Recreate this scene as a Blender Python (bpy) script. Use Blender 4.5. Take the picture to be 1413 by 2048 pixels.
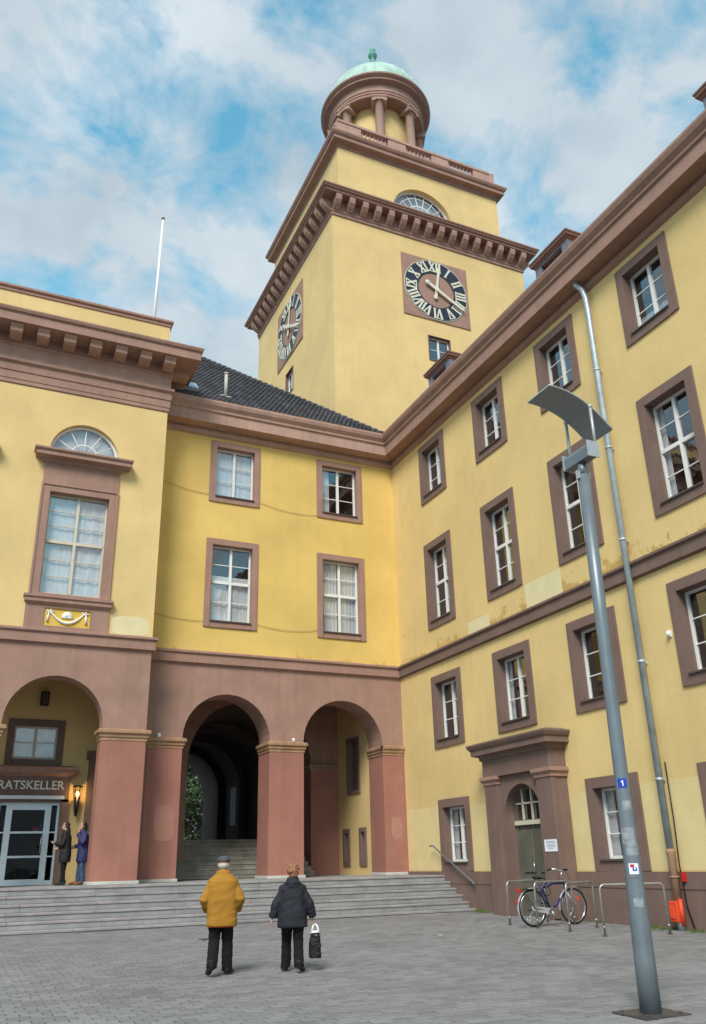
import bpy, bmesh, math, random
from mathutils import Vector, Matrix, noise
rad = math.radians
random.seed(7)
for o in list(bpy.data.objects):
    bpy.data.objects.remove(o)
S = bpy.context.scene
COL = S.collection

# ---------------------------------------------------------------- camera
def cam_axes(yaw, pitch, roll):
    ca, sa, cb, sb, cc, sc = math.cos(yaw), math.sin(yaw), math.cos(pitch), math.sin(pitch), math.cos(roll), math.sin(roll)
    Y = Matrix(((ca, -sa, 0), (sa, ca, 0), (0, 0, 1)))
    B = Matrix(((1, 0, 0), (0, 0, -1), (0, 1, 0)))
    P = Matrix(((1, 0, 0), (0, cb, sb), (0, -sb, cb)))
    Ro = Matrix(((cc, -sc, 0), (sc, cc, 0), (0, 0, 1)))
    return Ro @ P @ B @ Y
CR = cam_axes(.4323, .3743, -.0234)
cd = bpy.data.cameras.new('camera')
cam = bpy.data.objects.new('camera', cd)
COL.objects.link(cam)
m3 = Matrix((CR[0], -CR[1], -CR[2])).transposed()
cam.matrix_world = Matrix.Translation((-.1374, -.2535, 1.5173)) @ m3.to_4x4()
cd.sensor_fit = 'VERTICAL'
cd.sensor_height = 36
cd.sensor_width = 36
cd.lens = 1655.76 / 2048 * 36
cd.shift_x = (706.5 - 700.62) / 2048
cd.shift_y = (1072.41 - 1024) / 2048
cd.clip_start = .1
cd.clip_end = 3000
S.camera = cam

# ---------------------------------------------------------------- sky, sun, exposure
SUN_AZ, SUN_EL = (-.56, -.72), rad(46)
W = bpy.data.worlds.new('World')
S.world = W
W.use_nodes = True
nt = W.node_tree
nt.nodes.clear()
def N(t, ty, **kw):
    n = t.nodes.new(ty)
    for k, v in kw.items():
        setattr(n, k, v)
    return n
out = N(nt, 'ShaderNodeOutputWorld')
bg = N(nt, 'ShaderNodeBackground')
bg.inputs[1].default_value = .1
sky = N(nt, 'ShaderNodeTexSky', sky_type='NISHITA')
sky.sun_disc = False
sky.sun_elevation = SUN_EL
sky.sun_rotation = math.atan2(SUN_AZ[0], SUN_AZ[1])
sky.air_density = 1.0
sky.dust_density = .6
sky.ozone_density = 2.2
tint = N(nt, 'ShaderNodeMix', data_type='RGBA', blend_type='MULTIPLY')
tint.inputs[0].default_value = 1
tint.inputs[7].default_value = (1.5, 2.8, 2.25, 1)
tc = N(nt, 'ShaderNodeTexCoord')
sep = N(nt, 'ShaderNodeSeparateXYZ')
nt.links.new(tc.outputs['Generated'], sep.inputs[0])
mz = N(nt, 'ShaderNodeMath', operation='MAXIMUM'); mz.inputs[1].default_value = 0.0
az = N(nt, 'ShaderNodeMath', operation='ADD'); az.inputs[1].default_value = .34
nt.links.new(sep.outputs[2], mz.inputs[0]); nt.links.new(mz.outputs[0], az.inputs[0])
dx = N(nt, 'ShaderNodeMath', operation='DIVIDE'); dy = N(nt, 'ShaderNodeMath', operation='DIVIDE')
nt.links.new(sep.outputs[0], dx.inputs[0]); nt.links.new(az.outputs[0], dx.inputs[1])
nt.links.new(sep.outputs[1], dy.inputs[0]); nt.links.new(az.outputs[0], dy.inputs[1])
cmb = N(nt, 'ShaderNodeCombineXYZ')
nt.links.new(dx.outputs[0], cmb.inputs[0]); nt.links.new(dy.outputs[0], cmb.inputs[1])
cmb.inputs[2].default_value = 1.3
n1 = N(nt, 'ShaderNodeTexNoise')
n1.inputs['Scale'].default_value = 7.0; n1.inputs['Detail'].default_value = 10; n1.inputs['Roughness'].default_value = .6
n1.inputs['Distortion'].default_value = .25
nt.links.new(cmb.outputs[0], n1.inputs['Vector'])
cr = N(nt, 'ShaderNodeValToRGB')
cr.color_ramp.elements[0].position = .34; cr.color_ramp.elements[0].color = (0, 0, 0, 1)
cr.color_ramp.elements[1].position = .54; cr.color_ramp.elements[1].color = (1, 1, 1, 1)
nt.links.new(n1.outputs[0], cr.inputs[0])
n2 = N(nt, 'ShaderNodeTexNoise')
n2.inputs['Scale'].default_value = 5.5; n2.inputs['Detail'].default_value = 7
nt.links.new(cmb.outputs[0], n2.inputs['Vector'])
cc2 = N(nt, 'ShaderNodeValToRGB')
cc2.color_ramp.elements[0].position = .33; cc2.color_ramp.elements[0].color = (3.7, 4.5, 5.1, 1)
cc2.color_ramp.elements[1].position = .68; cc2.color_ramp.elements[1].color = (5.6, 6.3, 6.8, 1)
nt.links.new(n2.outputs[0], cc2.inputs[0])
mx = N(nt, 'ShaderNodeMix', data_type='RGBA')
nt.links.new(sky.outputs[0], tint.inputs[6])
hz = N(nt, 'ShaderNodeMapRange'); hz.inputs[1].default_value = .04; hz.inputs[2].default_value = .62; hz.inputs[3].default_value = 1; hz.inputs[4].default_value = 0
nt.links.new(sep.outputs[2], hz.inputs[0])
mm_ = N(nt, 'ShaderNodeMath', operation='MAXIMUM'); nt.links.new(cr.outputs[0], mm_.inputs[0]); nt.links.new(hz.outputs[0], mm_.inputs[1])
nt.links.new(mm_.outputs[0], mx.inputs[0]); nt.links.new(tint.outputs[2], mx.inputs[6]); nt.links.new(cc2.outputs[0], mx.inputs[7])
nt.links.new(mx.outputs[2], bg.inputs[0]); nt.links.new(bg.outputs[0], out.inputs[0])

sl = bpy.data.lights.new('sun', 'SUN')
sun = bpy.data.objects.new('sun', sl)
COL.objects.link(sun)
sl.energy = 2.8
sl.angle = rad(22)
sl.color = (1, .93, .87)
hv = Vector((SUN_AZ[0], SUN_AZ[1], 0)).normalized() * math.cos(SUN_EL)
sun.rotation_euler = Vector((hv.x, hv.y, math.sin(SUN_EL))).to_track_quat('Z', 'Y').to_euler()
S.view_settings.view_transform = 'Standard'
S.view_settings.look = 'None'
S.view_settings.exposure = 0.37
S.view_settings.gamma = 1
S.view_settings.use_curve_mapping = False
S.render.engine = 'CYCLES'
S.render.resolution_x = 706
S.render.resolution_y = 1024

# ---------------------------------------------------------------- materials
MATS = {}
def surf(name, col, rough=.8, var=.1, scale=.7, bump=.15, bscale=45., metal=0., streak=0., island=0., col2=None, spec=.4, detail=6, dirt=None):
    """procedural surface: base colour with broad variation, optional vertical streaks, fine relief"""
    m = bpy.data.materials.new(name)
    m.use_nodes = True
    t = m.node_tree
    b = t.nodes['Principled BSDF']
    b.inputs['Roughness'].default_value = rough
    b.inputs['Metallic'].default_value = metal
    b.inputs['Specular IOR Level'].default_value = spec
    tc = N(t, 'ShaderNodeTexCoord')
    n = N(t, 'ShaderNodeTexNoise')
    n.inputs['Scale'].default_value = scale; n.inputs['Detail'].default_value = detail; n.inputs['Roughness'].default_value = .62
    t.links.new(tc.outputs['Object'], n.inputs['Vector'])
    r = N(t, 'ShaderNodeValToRGB')
    c2 = col2 or tuple(c * (1 - var * 2.2) for c in col)
    c1 = tuple(min(.95, c * (1 + var)) for c in col)
    r.color_ramp.elements[0].position = .28; r.color_ramp.elements[0].color = (*c2, 1)
    r.color_ramp.elements[1].position = .66; r.color_ramp.elements[1].color = (*c1, 1)
    t.links.new(n.outputs[0], r.inputs[0])
    cur = r.outputs[0]
    if streak:
        mp = N(t, 'ShaderNodeMapping'); mp.inputs['Scale'].default_value = (3.2, 3.2, .16)
        t.links.new(tc.outputs['Object'], mp.inputs[0])
        ns = N(t, 'ShaderNodeTexNoise'); ns.inputs['Scale'].default_value = 1.6; ns.inputs['Detail'].default_value = 7
        t.links.new(mp.outputs[0], ns.inputs['Vector'])
        rs = N(t, 'ShaderNodeValToRGB')
        rs.color_ramp.elements[0].position = .30; rs.color_ramp.elements[0].color = (1 - streak,) * 3 + (1,)
        rs.color_ramp.elements[1].position = .55; rs.color_ramp.elements[1].color = (1, 1, 1, 1)
        t.links.new(ns.outputs[0], rs.inputs[0])
        mm = N(t, 'ShaderNodeMix', data_type='RGBA', blend_type='MULTIPLY'); mm.inputs[0].default_value = 1
        t.links.new(cur, mm.inputs[6]); t.links.new(rs.outputs[0], mm.inputs[7]); cur = mm.outputs[2]
    if dirt:      # blotches with their own ragged shape, in a band of height (z0, z1)
        z0, z1, dc, th = dirt
        sx = N(t, 'ShaderNodeSeparateXYZ'); t.links.new(tc.outputs['Object'], sx.inputs[0])
        mr = N(t, 'ShaderNodeMapRange'); mr.inputs[1].default_value = z1; mr.inputs[2].default_value = z0; mr.inputs[3].default_value = 0; mr.inputs[4].default_value = 1
        t.links.new(sx.outputs[2], mr.inputs[0])
        gt = N(t, 'ShaderNodeMath', operation='GREATER_THAN'); gt.inputs[1].default_value = z0 - .02
        t.links.new(sx.outputs[2], gt.inputs[0])
        nd = N(t, 'ShaderNodeTexNoise'); nd.inputs['Scale'].default_value = 1.5; nd.inputs['Detail'].default_value = 9; nd.inputs['Roughness'].default_value = .7
        t.links.new(tc.outputs['Object'], nd.inputs['Vector'])
        mu = N(t, 'ShaderNodeMath', operation='MULTIPLY_ADD'); mu.inputs[1].default_value = .25
        t.links.new(mr.outputs[0], mu.inputs[0]); t.links.new(nd.outputs[0], mu.inputs[2])
        rd = N(t, 'ShaderNodeValToRGB')
        rd.color_ramp.elements[0].position = th; rd.color_ramp.elements[0].color = (0, 0, 0, 1)
        rd.color_ramp.elements[1].position = th + .05; rd.color_ramp.elements[1].color = (.75, .75, .75, 1)
        t.links.new(mu.outputs[0], rd.inputs[0])
        m2 = N(t, 'ShaderNodeMath', operation='MULTIPLY'); t.links.new(rd.outputs[0], m2.inputs[0]); t.links.new(gt.outputs[0], m2.inputs[1])
        md = N(t, 'ShaderNodeMix', data_type='RGBA'); md.inputs[7].default_value = (*dc, 1)
        t.links.new(m2.outputs[0], md.inputs[0]); t.links.new(cur, md.inputs[6]); cur = md.outputs[2]
    if island:
        g = N(t, 'ShaderNodeNewGeometry')
        oi = N(t, 'ShaderNodeObjectInfo')
        ad = N(t, 'ShaderNodeMath', operation='ADD'); t.links.new(g.outputs['Random Per Island'], ad.inputs[0]); t.links.new(oi.outputs['Random'], ad.inputs[1])
        fr = N(t, 'ShaderNodeMath', operation='FRACT'); t.links.new(ad.outputs[0], fr.inputs[0])
        mr = N(t, 'ShaderNodeMapRange'); mr.inputs[3].default_value = 1 - island; mr.inputs[4].default_value = 1 + island
        t.links.new(fr.outputs[0], mr.inputs[0])
        mm = N(t, 'ShaderNodeMix', data_type='RGBA', blend_type='MULTIPLY'); mm.inputs[0].default_value = 1
        t.links.new(cur, mm.inputs[6]); t.links.new(mr.outputs[0], mm.inputs[7]); cur = mm.outputs[2]
    t.links.new(cur, b.inputs['Base Color'])
    if bump:
        nb = N(t, 'ShaderNodeTexNoise'); nb.inputs['Scale'].default_value = bscale; nb.inputs['Detail'].default_value = 5
        t.links.new(tc.outputs['Object'], nb.inputs['Vector'])
        bp = N(t, 'ShaderNodeBump'); bp.inputs['Strength'].default_value = bump; bp.inputs['Distance'].default_value = .03
        t.links.new(nb.outputs[0], bp.inputs['Height']); t.links.new(bp.outputs[0], b.inputs['Normal'])
    MATS[name] = m
    return m

YEL = (.74, .52, .20)
surf('yellow_stucco', (.74, .545, .245), .9, .06, .45, .2, 28, streak=.025)
surf('yellow_right', (.73, .54, .235), .9, .06, .45, .2, 28, streak=.03, dirt=(8.05, 8.9, (.48, .29, .07), .70))
surf('yellow_deep', (.73, .51, .155), .9, .07, .45, .2, 28, streak=.03, dirt=(8.05, 8.5, (.50, .30, .06), .79))
surf('pale_patch', (.74, .65, .38), .9, .04, 1.5, .3, 28)
surf('pale_lower', (.73, .59, .29), .9, .04, 1.0, .3, 28)
surf('brown_paint', (.36, .215, .165), .8, .07, 1.3, .2, 30, streak=.10)
surf('brown_dark', (.20, .13, .105), .8, .07, 1.3, .2, 30, streak=.10)
surf('red_brown', (.355, .158, .118), .8, .07, .9, .2, 30, streak=.08)
surf('pink_brown', (.47, .30, .235), .85, .07, 1.3, .2, 30, streak=.12)
surf('tan_stone', (.40, .24, .135), .8, .12, 2.5, .2, 30, streak=.15)
surf('white_paint', (.80, .79, .75), .45, .03, 3, .0)
surf('cream_paint', (.62, .56, .44), .5, .05, 3, .0)
surf('window_sill', (.10, .07, .06), .6, .1, 4, .05)
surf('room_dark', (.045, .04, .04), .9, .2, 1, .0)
surf('curtain', (.60, .61, .63), .9, .04, 5, .0)
surf('roof_slate', (.085, .085, .095), .7, .2, .7, .25, 30, island=.22)
surf('roof_red', (.42, .13, .075), .8, .2, .7, .3, 25)
surf('slate_blue', (.16, .18, .21), .6, .15, 3, .2, 20)
surf('zinc', (.46, .53, .57), .42, .12, 2.5, .05, 40, metal=.35, streak=.2)
surf('lamp_grey', (.20, .235, .26), .4, .08, 2.0, .04, 60, metal=.35, streak=.1)
surf('lamp_light', (.45, .48, .49), .4, .05, 3.0, .03, 60, metal=.3)
surf('reflector_grey', (.33, .34, .335), .5, .04, 3.0, .02, 60)
surf('pier_patch', (.41, .205, .155), .85, .06, 2.0, .2, 30)
surf('backing_pale', (.46, .50, .56), .8, .06, 3, .0)  # pale blue-grey backing behind the lunette panes
surf('sticker_worn', (.29, .32, .34), .6, .2, 18, .0)
surf('passage_shade_brown', (.10, .07, .06), .9, .12, 1.3, .2, 30, streak=.1)  # brown darkened so the unlit passage's shade is in the colour
surf('galvanised', (.46, .45, .43), .35, .12, 8, .05, 50, metal=.7)
surf('copper_green', (.42, .60, .52), .7, .10, 1.0, .15, 25, streak=.15)
surf('copper_dark', (.10, .34, .27), .6, .12, 2.0, .15, 25)
surf('stone_step', (.29, .295, .295), .75, .12, 1.4, .2, 30, streak=.12, island=.06)
surf('stone_nosing', (.31, .29, .285), .75, .12, 2.0, .2, 30, island=.08)
surf('stone_inner', (.31, .295, .25), .8, .15, 2.0, .2, 30, island=.08, streak=.15)
surf('plinth_white', (.52, .51, .47), .8, .12, 2, .15, 30)
surf('terrace_stone', (.30, .30, .29), .8, .12, 1.5, .15, 20)
surf('paver', (.203, .198, .202), .85, .09, .55, .35, 60, island=.15, detail=9)
surf('joint_sand', (.11, .106, .10), .95, .2, 2, .2, 60)
surf('asphalt', (.10, .10, .10), .9, .2, .5, .2, 30)
surf('dial_navy', (.018, .025, .045), .5, .1, 2, .0)
surf('dial_cream', (.70, .68, .55), .6, .06, 2, .0)
surf('black_metal', (.015, .015, .016), .4, .1, 4, .0, metal=.3)
surf('steel_plate', (.11, .10, .095), .6, .2, 5, .3, 30, metal=.5)
surf('signal_orange', (.72, .075, .02), .5, .08, 5, .0)
surf('signal_red', (.55, .02, .015), .5, .08, 5, .0)
surf('sign_white', (.82, .84, .90), .5, .02, 3, .0)
surf('ink_grey', (.32, .36, .42), .6, .02, 3, .0)
surf('door_green', (.13, .125, .095), .6, .12, 2, .1, 30)
surf('alu_frame', (.68, .77, .82), .35, .04, 3, .0, metal=.25)
surf('relief_white', (.82, .80, .74), .8, .05, 4, .1)
surf('relief_yellow', (.72, .47, .09), .85, .05, 4, .1)
surf('skin', (.55, .31, .22), .55, .06, 8, .0)
surf('coat_mustard', (.35, .165, .018), .9, .06, 3, .1, 60)
surf('coat_navy', (.014, .015, .022), .8, .2, 4, .3, 30)
surf('coat_black', (.009, .009, .011), .7, .2, 4, .3, 40)
surf('coat_purple', (.028, .030, .11), .7, .15, 4, .3, 40)
surf('trouser_black', (.005, .005, .007), .95, .2, 4, .2, 40)
surf('jeans', (.05, .09, .17), .85, .25, 6, .2, 60)
surf('shoe_black', (.012, .012, .012), .35, .1, 4, .0)
surf('shoe_brown', (.22, .09, .03), .5, .1, 4, .0)
surf('hair_brown', (.02, .013, .011), .5, .2, 20, .3, 120)
surf('hair_red', (.33, .15, .075), .6, .3, 25, .4, 120)
surf('hair_white', (.55, .52, .48), .7, .1, 25, .3, 120)
surf('cap_grey', (.085, .08, .09), .85, .15, 12, .3, 80)
surf('tyre', (.012, .012, .012), .8, .1, 5, .0)
surf('chrome', (.65, .66, .68), .22, .05, 5, .0, metal=.9)
surf('bike_blue', (.022, .022, .10), .3, .1, 5, .0)
surf('bike_silver', (.55, .56, .58), .35, .05, 5, .0, metal=.3)
surf('sticker_blue', (.02, .06, .42), .4, .05, 5, .0)
surf('bark', (.09, .07, .05), .9, .2, 4, .4, 20)
surf('leaf', (.085, .13, .06), .6, .3, .9, .0, island=.35)
surf('grass', (.10, .17, .035), .7, .25, 3, .0, island=.3)
surf('plastic_white', (.85, .87, .88), .3, .02, 3, .0)

def glass(name, k0=.09, k1=.9, tr_=(.975, .985, .985, 1)):
    m = bpy.data.materials.new(name); m.use_nodes = True
    t = m.node_tree; t.nodes.clear()
    o = N(t, 'ShaderNodeOutputMaterial'); mixs = N(t, 'ShaderNodeMixShader')
    tr = N(t, 'ShaderNodeBsdfTransparent'); tr.inputs[0].default_value = tr_
    gl = N(t, 'ShaderNodeBsdfGlossy'); gl.inputs['Roughness'].default_value = .015; gl.inputs[0].default_value = (.95, .97, 1, 1)
    fr = N(t, 'ShaderNodeMath', operation='POWER'); fr.inputs[1].default_value = 3.2
    lwt = N(t, 'ShaderNodeLayerWeight'); t.links.new(lwt.outputs['Facing'], fr.inputs[0])
    mu = N(t, 'ShaderNodeMath', operation='MULTIPLY_ADD'); mu.inputs[1].default_value = k1; mu.inputs[2].default_value = k0; mu.use_clamp = True
    tc = N(t, 'ShaderNodeTexCoord'); nz = N(t, 'ShaderNodeTexNoise'); nz.inputs['Scale'].default_value = 2.2
    oi = N(t, 'ShaderNodeObjectInfo'); av = N(t, 'ShaderNodeVectorMath', operation='ADD')
    t.links.new(tc.outputs['Object'], av.inputs[0]); t.links.new(oi.outputs['Random'], av.inputs[1]); t.links.new(av.outputs[0], nz.inputs['Vector'])
    bp = N(t, 'ShaderNodeBump'); bp.inputs['Strength'].default_value = .06; bp.inputs['Distance'].default_value = .05
    t.links.new(nz.outputs[0], bp.inputs['Height']); t.links.new(bp.outputs[0], gl.inputs['Normal'])
    t.links.new(fr.outputs[0], mu.inputs[0]); t.links.new(mu.outputs[0], mixs.inputs[0])
    t.links.new(tr.outputs[0], mixs.inputs[1]); t.links.new(gl.outputs[0], mixs.inputs[2]); t.links.new(mixs.outputs[0], o.inputs[0])
    MATS[name] = m
glass('window_glass')
glass('door_glass', .012, .4, (.8, .82, .82, 1))
def emit(name, col, st):
    m = bpy.data.materials.new(name); m.use_nodes = True
    b = m.node_tree.nodes['Principled BSDF']
    b.inputs['Base Color'].default_value = (*col, 1); b.inputs['Emission Color'].default_value = (*col, 1); b.inputs['Emission Strength'].default_value = st
    MATS[name] = m
emit('lamp_glow', (1, .62, .18), 6)

# ---------------------------------------------------------------- mesh helpers
WM = {}
def tag(o, label=None, cat=None, group=None, kind=None):
    if label: o['label'] = label
    if cat: o['category'] = cat
    if group: o['group'] = group
    if kind: o['kind'] = kind
    return o
def thing(name, label, cat, loc=(0, 0, 0), rz=0., group=None):
    o = bpy.data.objects.new(name, None)
    COL.objects.link(o)
    o.empty_display_size = .3
    o.location = loc; o.rotation_euler = (0, 0, rz)
    WM[o] = Matrix.Translation(loc) @ Matrix.Rotation(rz, 4, 'Z')
    return tag(o, label, cat, group)
def link(name, me, parent=None, world=False, loc=(0, 0, 0), rot=(0, 0, 0)):
    """mesh object; world=True means the mesh (and loc) are in world coordinates although it has a parent"""
    o = bpy.data.objects.new(name, me)
    COL.objects.link(o)
    o.location = loc; o.rotation_euler = rot
    if parent is not None:
        o.parent = parent
        if world:
            o.matrix_parent_inverse = WM[parent].inverted()
    WM[o] = (Matrix.Identity(4) if world or parent is None else WM.get(parent, Matrix.Identity(4))) @ Matrix.LocRotScale(Vector(loc), __import__('mathutils').Euler(rot), None)
    return o
class MB:
    def __init__(self):
        self.v = []; self.f = []; self.sm = []
    def add(self, vs, fs, smooth=False):
        b = len(self.v)
        self.v += [tuple(p) for p in vs]
        for f in fs:
            self.f.append([b + i for i in f]); self.sm.append(smooth)
        return self
    def box(self, x0, y0, z0, x1, y1, z1):
        if x0 > x1: x0, x1 = x1, x0
        if y0 > y1: y0, y1 = y1, y0
        if z0 > z1: z0, z1 = z1, z0
        return self.add([(x0, y0, z0), (x1, y0, z0), (x1, y1, z0), (x0, y1, z0), (x0, y0, z1), (x1, y0, z1), (x1, y1, z1), (x0, y1, z1)],
                        [(0, 3, 2, 1), (4, 5, 6, 7), (0, 1, 5, 4), (1, 2, 6, 5), (2, 3, 7, 6), (3, 0, 4, 7)])
    def prism(self, poly, axis, a, b):
        """poly of 2D points extruded along axis 0/1/2 from a to b"""
        def P(p, t):
            return (t, p[0], p[1]) if axis == 0 else (p[0], t, p[1]) if axis == 1 else (p[0], p[1], t)
        n = len(poly)
        vs = [P(p, a) for p in poly] + [P(p, b) for p in poly]
        fs = [tuple(range(n))[::-1], tuple(range(n, 2 * n))] + [(i, (i + 1) % n, n + (i + 1) % n, n + i) for i in range(n)]
        return self.add(vs, fs)
    def tube(self, pts, rs, n=10, caps=True, flat=1., up=None, smooth=True):
        """tube through pts with a radius per point; flat squashes the second axis"""
        pts = [Vector(p) for p in pts]
        if not isinstance(rs, (list, tuple)): rs = [rs] * len(pts)
        if not isinstance(flat, (list, tuple)): flat = [flat] * len(pts)
        vs = []
        prev = None
        for i, p in enumerate(pts):
            t = (pts[min(i + 1, len(pts) - 1)] - pts[max(i - 1, 0)])
            t = t.normalized() if t.length > 1e-9 else Vector((0, 0, 1))
            if prev is None:
                a = Vector(up) if up else (Vector((0, 0, 1)) if abs(t.z) < .9 else Vector((1, 0, 0)))
            else:
                a = prev
            a = (a - t * a.dot(t)).normalized()
            prev = a
            b = t.cross(a)
            for k in range(n):
                q = 2 * math.pi * k / n
                vs.append(p + a * math.cos(q) * rs[i] + b * math.sin(q) * rs[i] * flat[i])
        fs = []
        for i in range(len(pts) - 1):
            for k in range(n):
                fs.append((i * n + k, i * n + (k + 1) % n, (i + 1) * n + (k + 1) % n, (i + 1) * n + k))
        self.add(vs, fs, smooth)
        if caps:
            m = len(pts) - 1
            b = len(self.v) - len(vs)
            self.f.append([b + k for k in range(n)][::-1]); self.sm.append(False)
            self.f.append([b + m * n + k for k in range(n)]); self.sm.append(False)
        return self
    def lathe(self, prof, c=(0, 0), n=24, smooth=True, a0=0., a1=2 * math.pi):
        """prof = [(radius, z)] revolved about the vertical through c"""
        full = abs(a1 - a0 - 2 * math.pi) < 1e-6
        k = n if full else n + 1
        vs = [(c[0] + r * math.cos(a0 + (a1 - a0) * i / n), c[1] + r * math.sin(a0 + (a1 - a0) * i / n), z) for r, z in prof for i in range(k)]
        fs = []
        for j in range(len(prof) - 1):
            for i in range(n):
                i2 = (i + 1) % k
                fs.append((j * k + i, j * k + i2, (j + 1) * k + i2, (j + 1) * k + i))
        return self.add(vs, fs, smooth)
    def ball(self, c, r, n=10, m=8):
        r = r if isinstance(r, (tuple, list)) else (r, r, r)
        vs = []; fs = []
        for j in range(m + 1):
            th = math.pi * j / m
            for i in range(n):
                ph = 2 * math.pi * i / n
                vs.append((c[0] + r[0] * math.sin(th) * math.cos(ph), c[1] + r[1] * math.sin(th) * math.sin(ph), c[2] + r[2] * math.cos(th)))
        for j in range(m):
            for i in range(n):
                fs.append((j * n + i, j * n + (i + 1) % n, (j + 1) * n + (i + 1) % n, (j + 1) * n + i))
        return self.add(vs, fs, True)
    def mesh(self, name, mat, bevel=0):
        me = bpy.data.meshes.new(name)
        me.from_pydata(self.v, [], self.f)
        for p, s in zip(me.polygons, self.sm): p.use_smooth = s
        bm = bmesh.new(); bm.from_mesh(me)
        bmesh.ops.remove_doubles(bm, verts=bm.verts, dist=1e-5)
        if bevel:
            bmesh.ops.bevel(bm, geom=[e for e in bm.edges if len(e.link_faces) == 2 and e.calc_face_angle(0) > .6], offset=bevel, segments=1, affect='EDGES')
        bmesh.ops.recalc_face_normals(bm, faces=bm.faces)
        bm.to_mesh(me); bm.free()
        mats = mat if isinstance(mat, (list, tuple)) else [mat]
        for k in mats: me.materials.append(MATS[k])
        return me
    def build(self, name, mat, parent=None, world=False, bevel=0, **kw):
        return link(name, self.mesh(name, mat, bevel), parent, world, **kw)
def remesh(mb, name, mats, voxel, smooth=3):
    me = mb.mesh(name, mats)
    o = bpy.data.objects.new('tmp', me)
    ts = bpy.data.scenes.new('tmp')
    ts.collection.objects.link(o)
    md = o.modifiers.new('r', 'REMESH'); md.mode = 'VOXEL'; md.voxel_size = voxel; md.use_smooth_shade = True
    if smooth:
        ms = o.modifiers.new('s', 'SMOOTH'); ms.iterations = smooth; ms.factor = .5
    vl = ts.view_layers[0]
    vl.update()
    r = bpy.data.meshes.new_from_object(o.evaluated_get(vl.depsgraph))
    bpy.data.objects.remove(o)
    bpy.data.scenes.remove(ts)
    r.name = name
    for p in r.polygons: p.use_smooth = True
    r.materials.clear()
    for k in (mats if isinstance(mats, (list, tuple)) else [mats]): r.materials.append(MATS[k])
    return r
def copy_tree(o, parent=None):
    c = o.copy(); COL.objects.link(c)
    c.parent = parent
    if parent is not None: c.matrix_parent_inverse = o.matrix_parent_inverse.copy()
    for ch in list(o.children): copy_tree(ch, c)
    return c

def wall(mb, axis, pos, thick, u0, u1, z0, z1, holes, nseg=14):
    """wall in the plane axis=pos (0: x, 1: y), thickness thick towards +axis, running u0..u1; holes 'r' (u0,u1,z0,z1) or 'a' (u0,u1,z0,spring)"""
    us = {u0, u1}
    for h in holes:
        us |= {max(h[1], u0), min(h[2], u1)}
        if h[0] == 'a':
            c, r = (h[1] + h[2]) / 2, (h[2] - h[1]) / 2
            for i in range(nseg + 1):
                us.add(min(max(c - r * math.cos(math.pi * i / nseg), u0), u1))
    us = sorted(us)
    us = [u for i, u in enumerate(us) if i == 0 or u - us[i - 1] > 1e-5]
    def hi(h, u):
        if h[0] == 'r': return h[4]
        c, r = (h[1] + h[2]) / 2, (h[2] - h[1]) / 2
        return h[4] + math.sqrt(max(0, r * r - (u - c) ** 2))
    def spans(m, ulist):
        hs = sorted([h for h in holes if h[1] < m < h[2]], key=lambda h: h[3])
        outp = []
        lo = [z0] * len(ulist)
        for h in hs:
            outp.append((lo, [max(z0, h[3])] * len(ulist)))
            lo = [hi(h, u) for u in ulist]
        outp.append((lo, [z1] * len(ulist)))
        return [s for s in outp if max(b - a for a, b in zip(*s)) > 1e-4]
    def P(u, z, d):
        return (pos + d, u, z) if axis == 0 else (u, pos + d, z)
    cells = []
    for a, b in zip(us[:-1], us[1:]):
        sp = spans((a + b) / 2, (a, b))
        cells.append((a, b, sp))
        for lo, hh in sp:
            for d in (0, thick):
                mb.add([P(a, lo[0], d), P(b, lo[1], d), P(b, hh[1], d), P(a, hh[0], d)], [(0, 1, 2, 3)])
            mb.add([P(a, lo[0], 0), P(b, lo[1], 0), P(b, lo[1], thick), P(a, lo[0], thick)], [(0, 1, 2, 3)])
            mb.add([P(a, hh[0], 0), P(b, hh[1], 0), P(b, hh[1], thick), P(a, hh[0], thick)], [(0, 1, 2, 3)])
    for i in range(len(cells) + 1):
        L = [(s[0][1], s[1][1]) for s in cells[i - 1][2]] if i > 0 else []
        Rr = [(s[0][0], s[1][0]) for s in cells[i][2]] if i < len(cells) else []
        u = cells[i][0] if i < len(cells) else cells[-1][1]
        zs = sorted({round(z, 6) for s in L + Rr for z in s})
        for a, b in zip(zs[:-1], zs[1:]):
            if b - a < 1e-4: continue
            m = (a + b) / 2
            if any(p < m < q for p, q in L) != any(p < m < q for p, q in Rr):
                mb.add([P(u, a, 0), P(u, b, 0), P(u, b, thick), P(u, a, thick)], [(0, 1, 2, 3)])
    return mb
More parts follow.
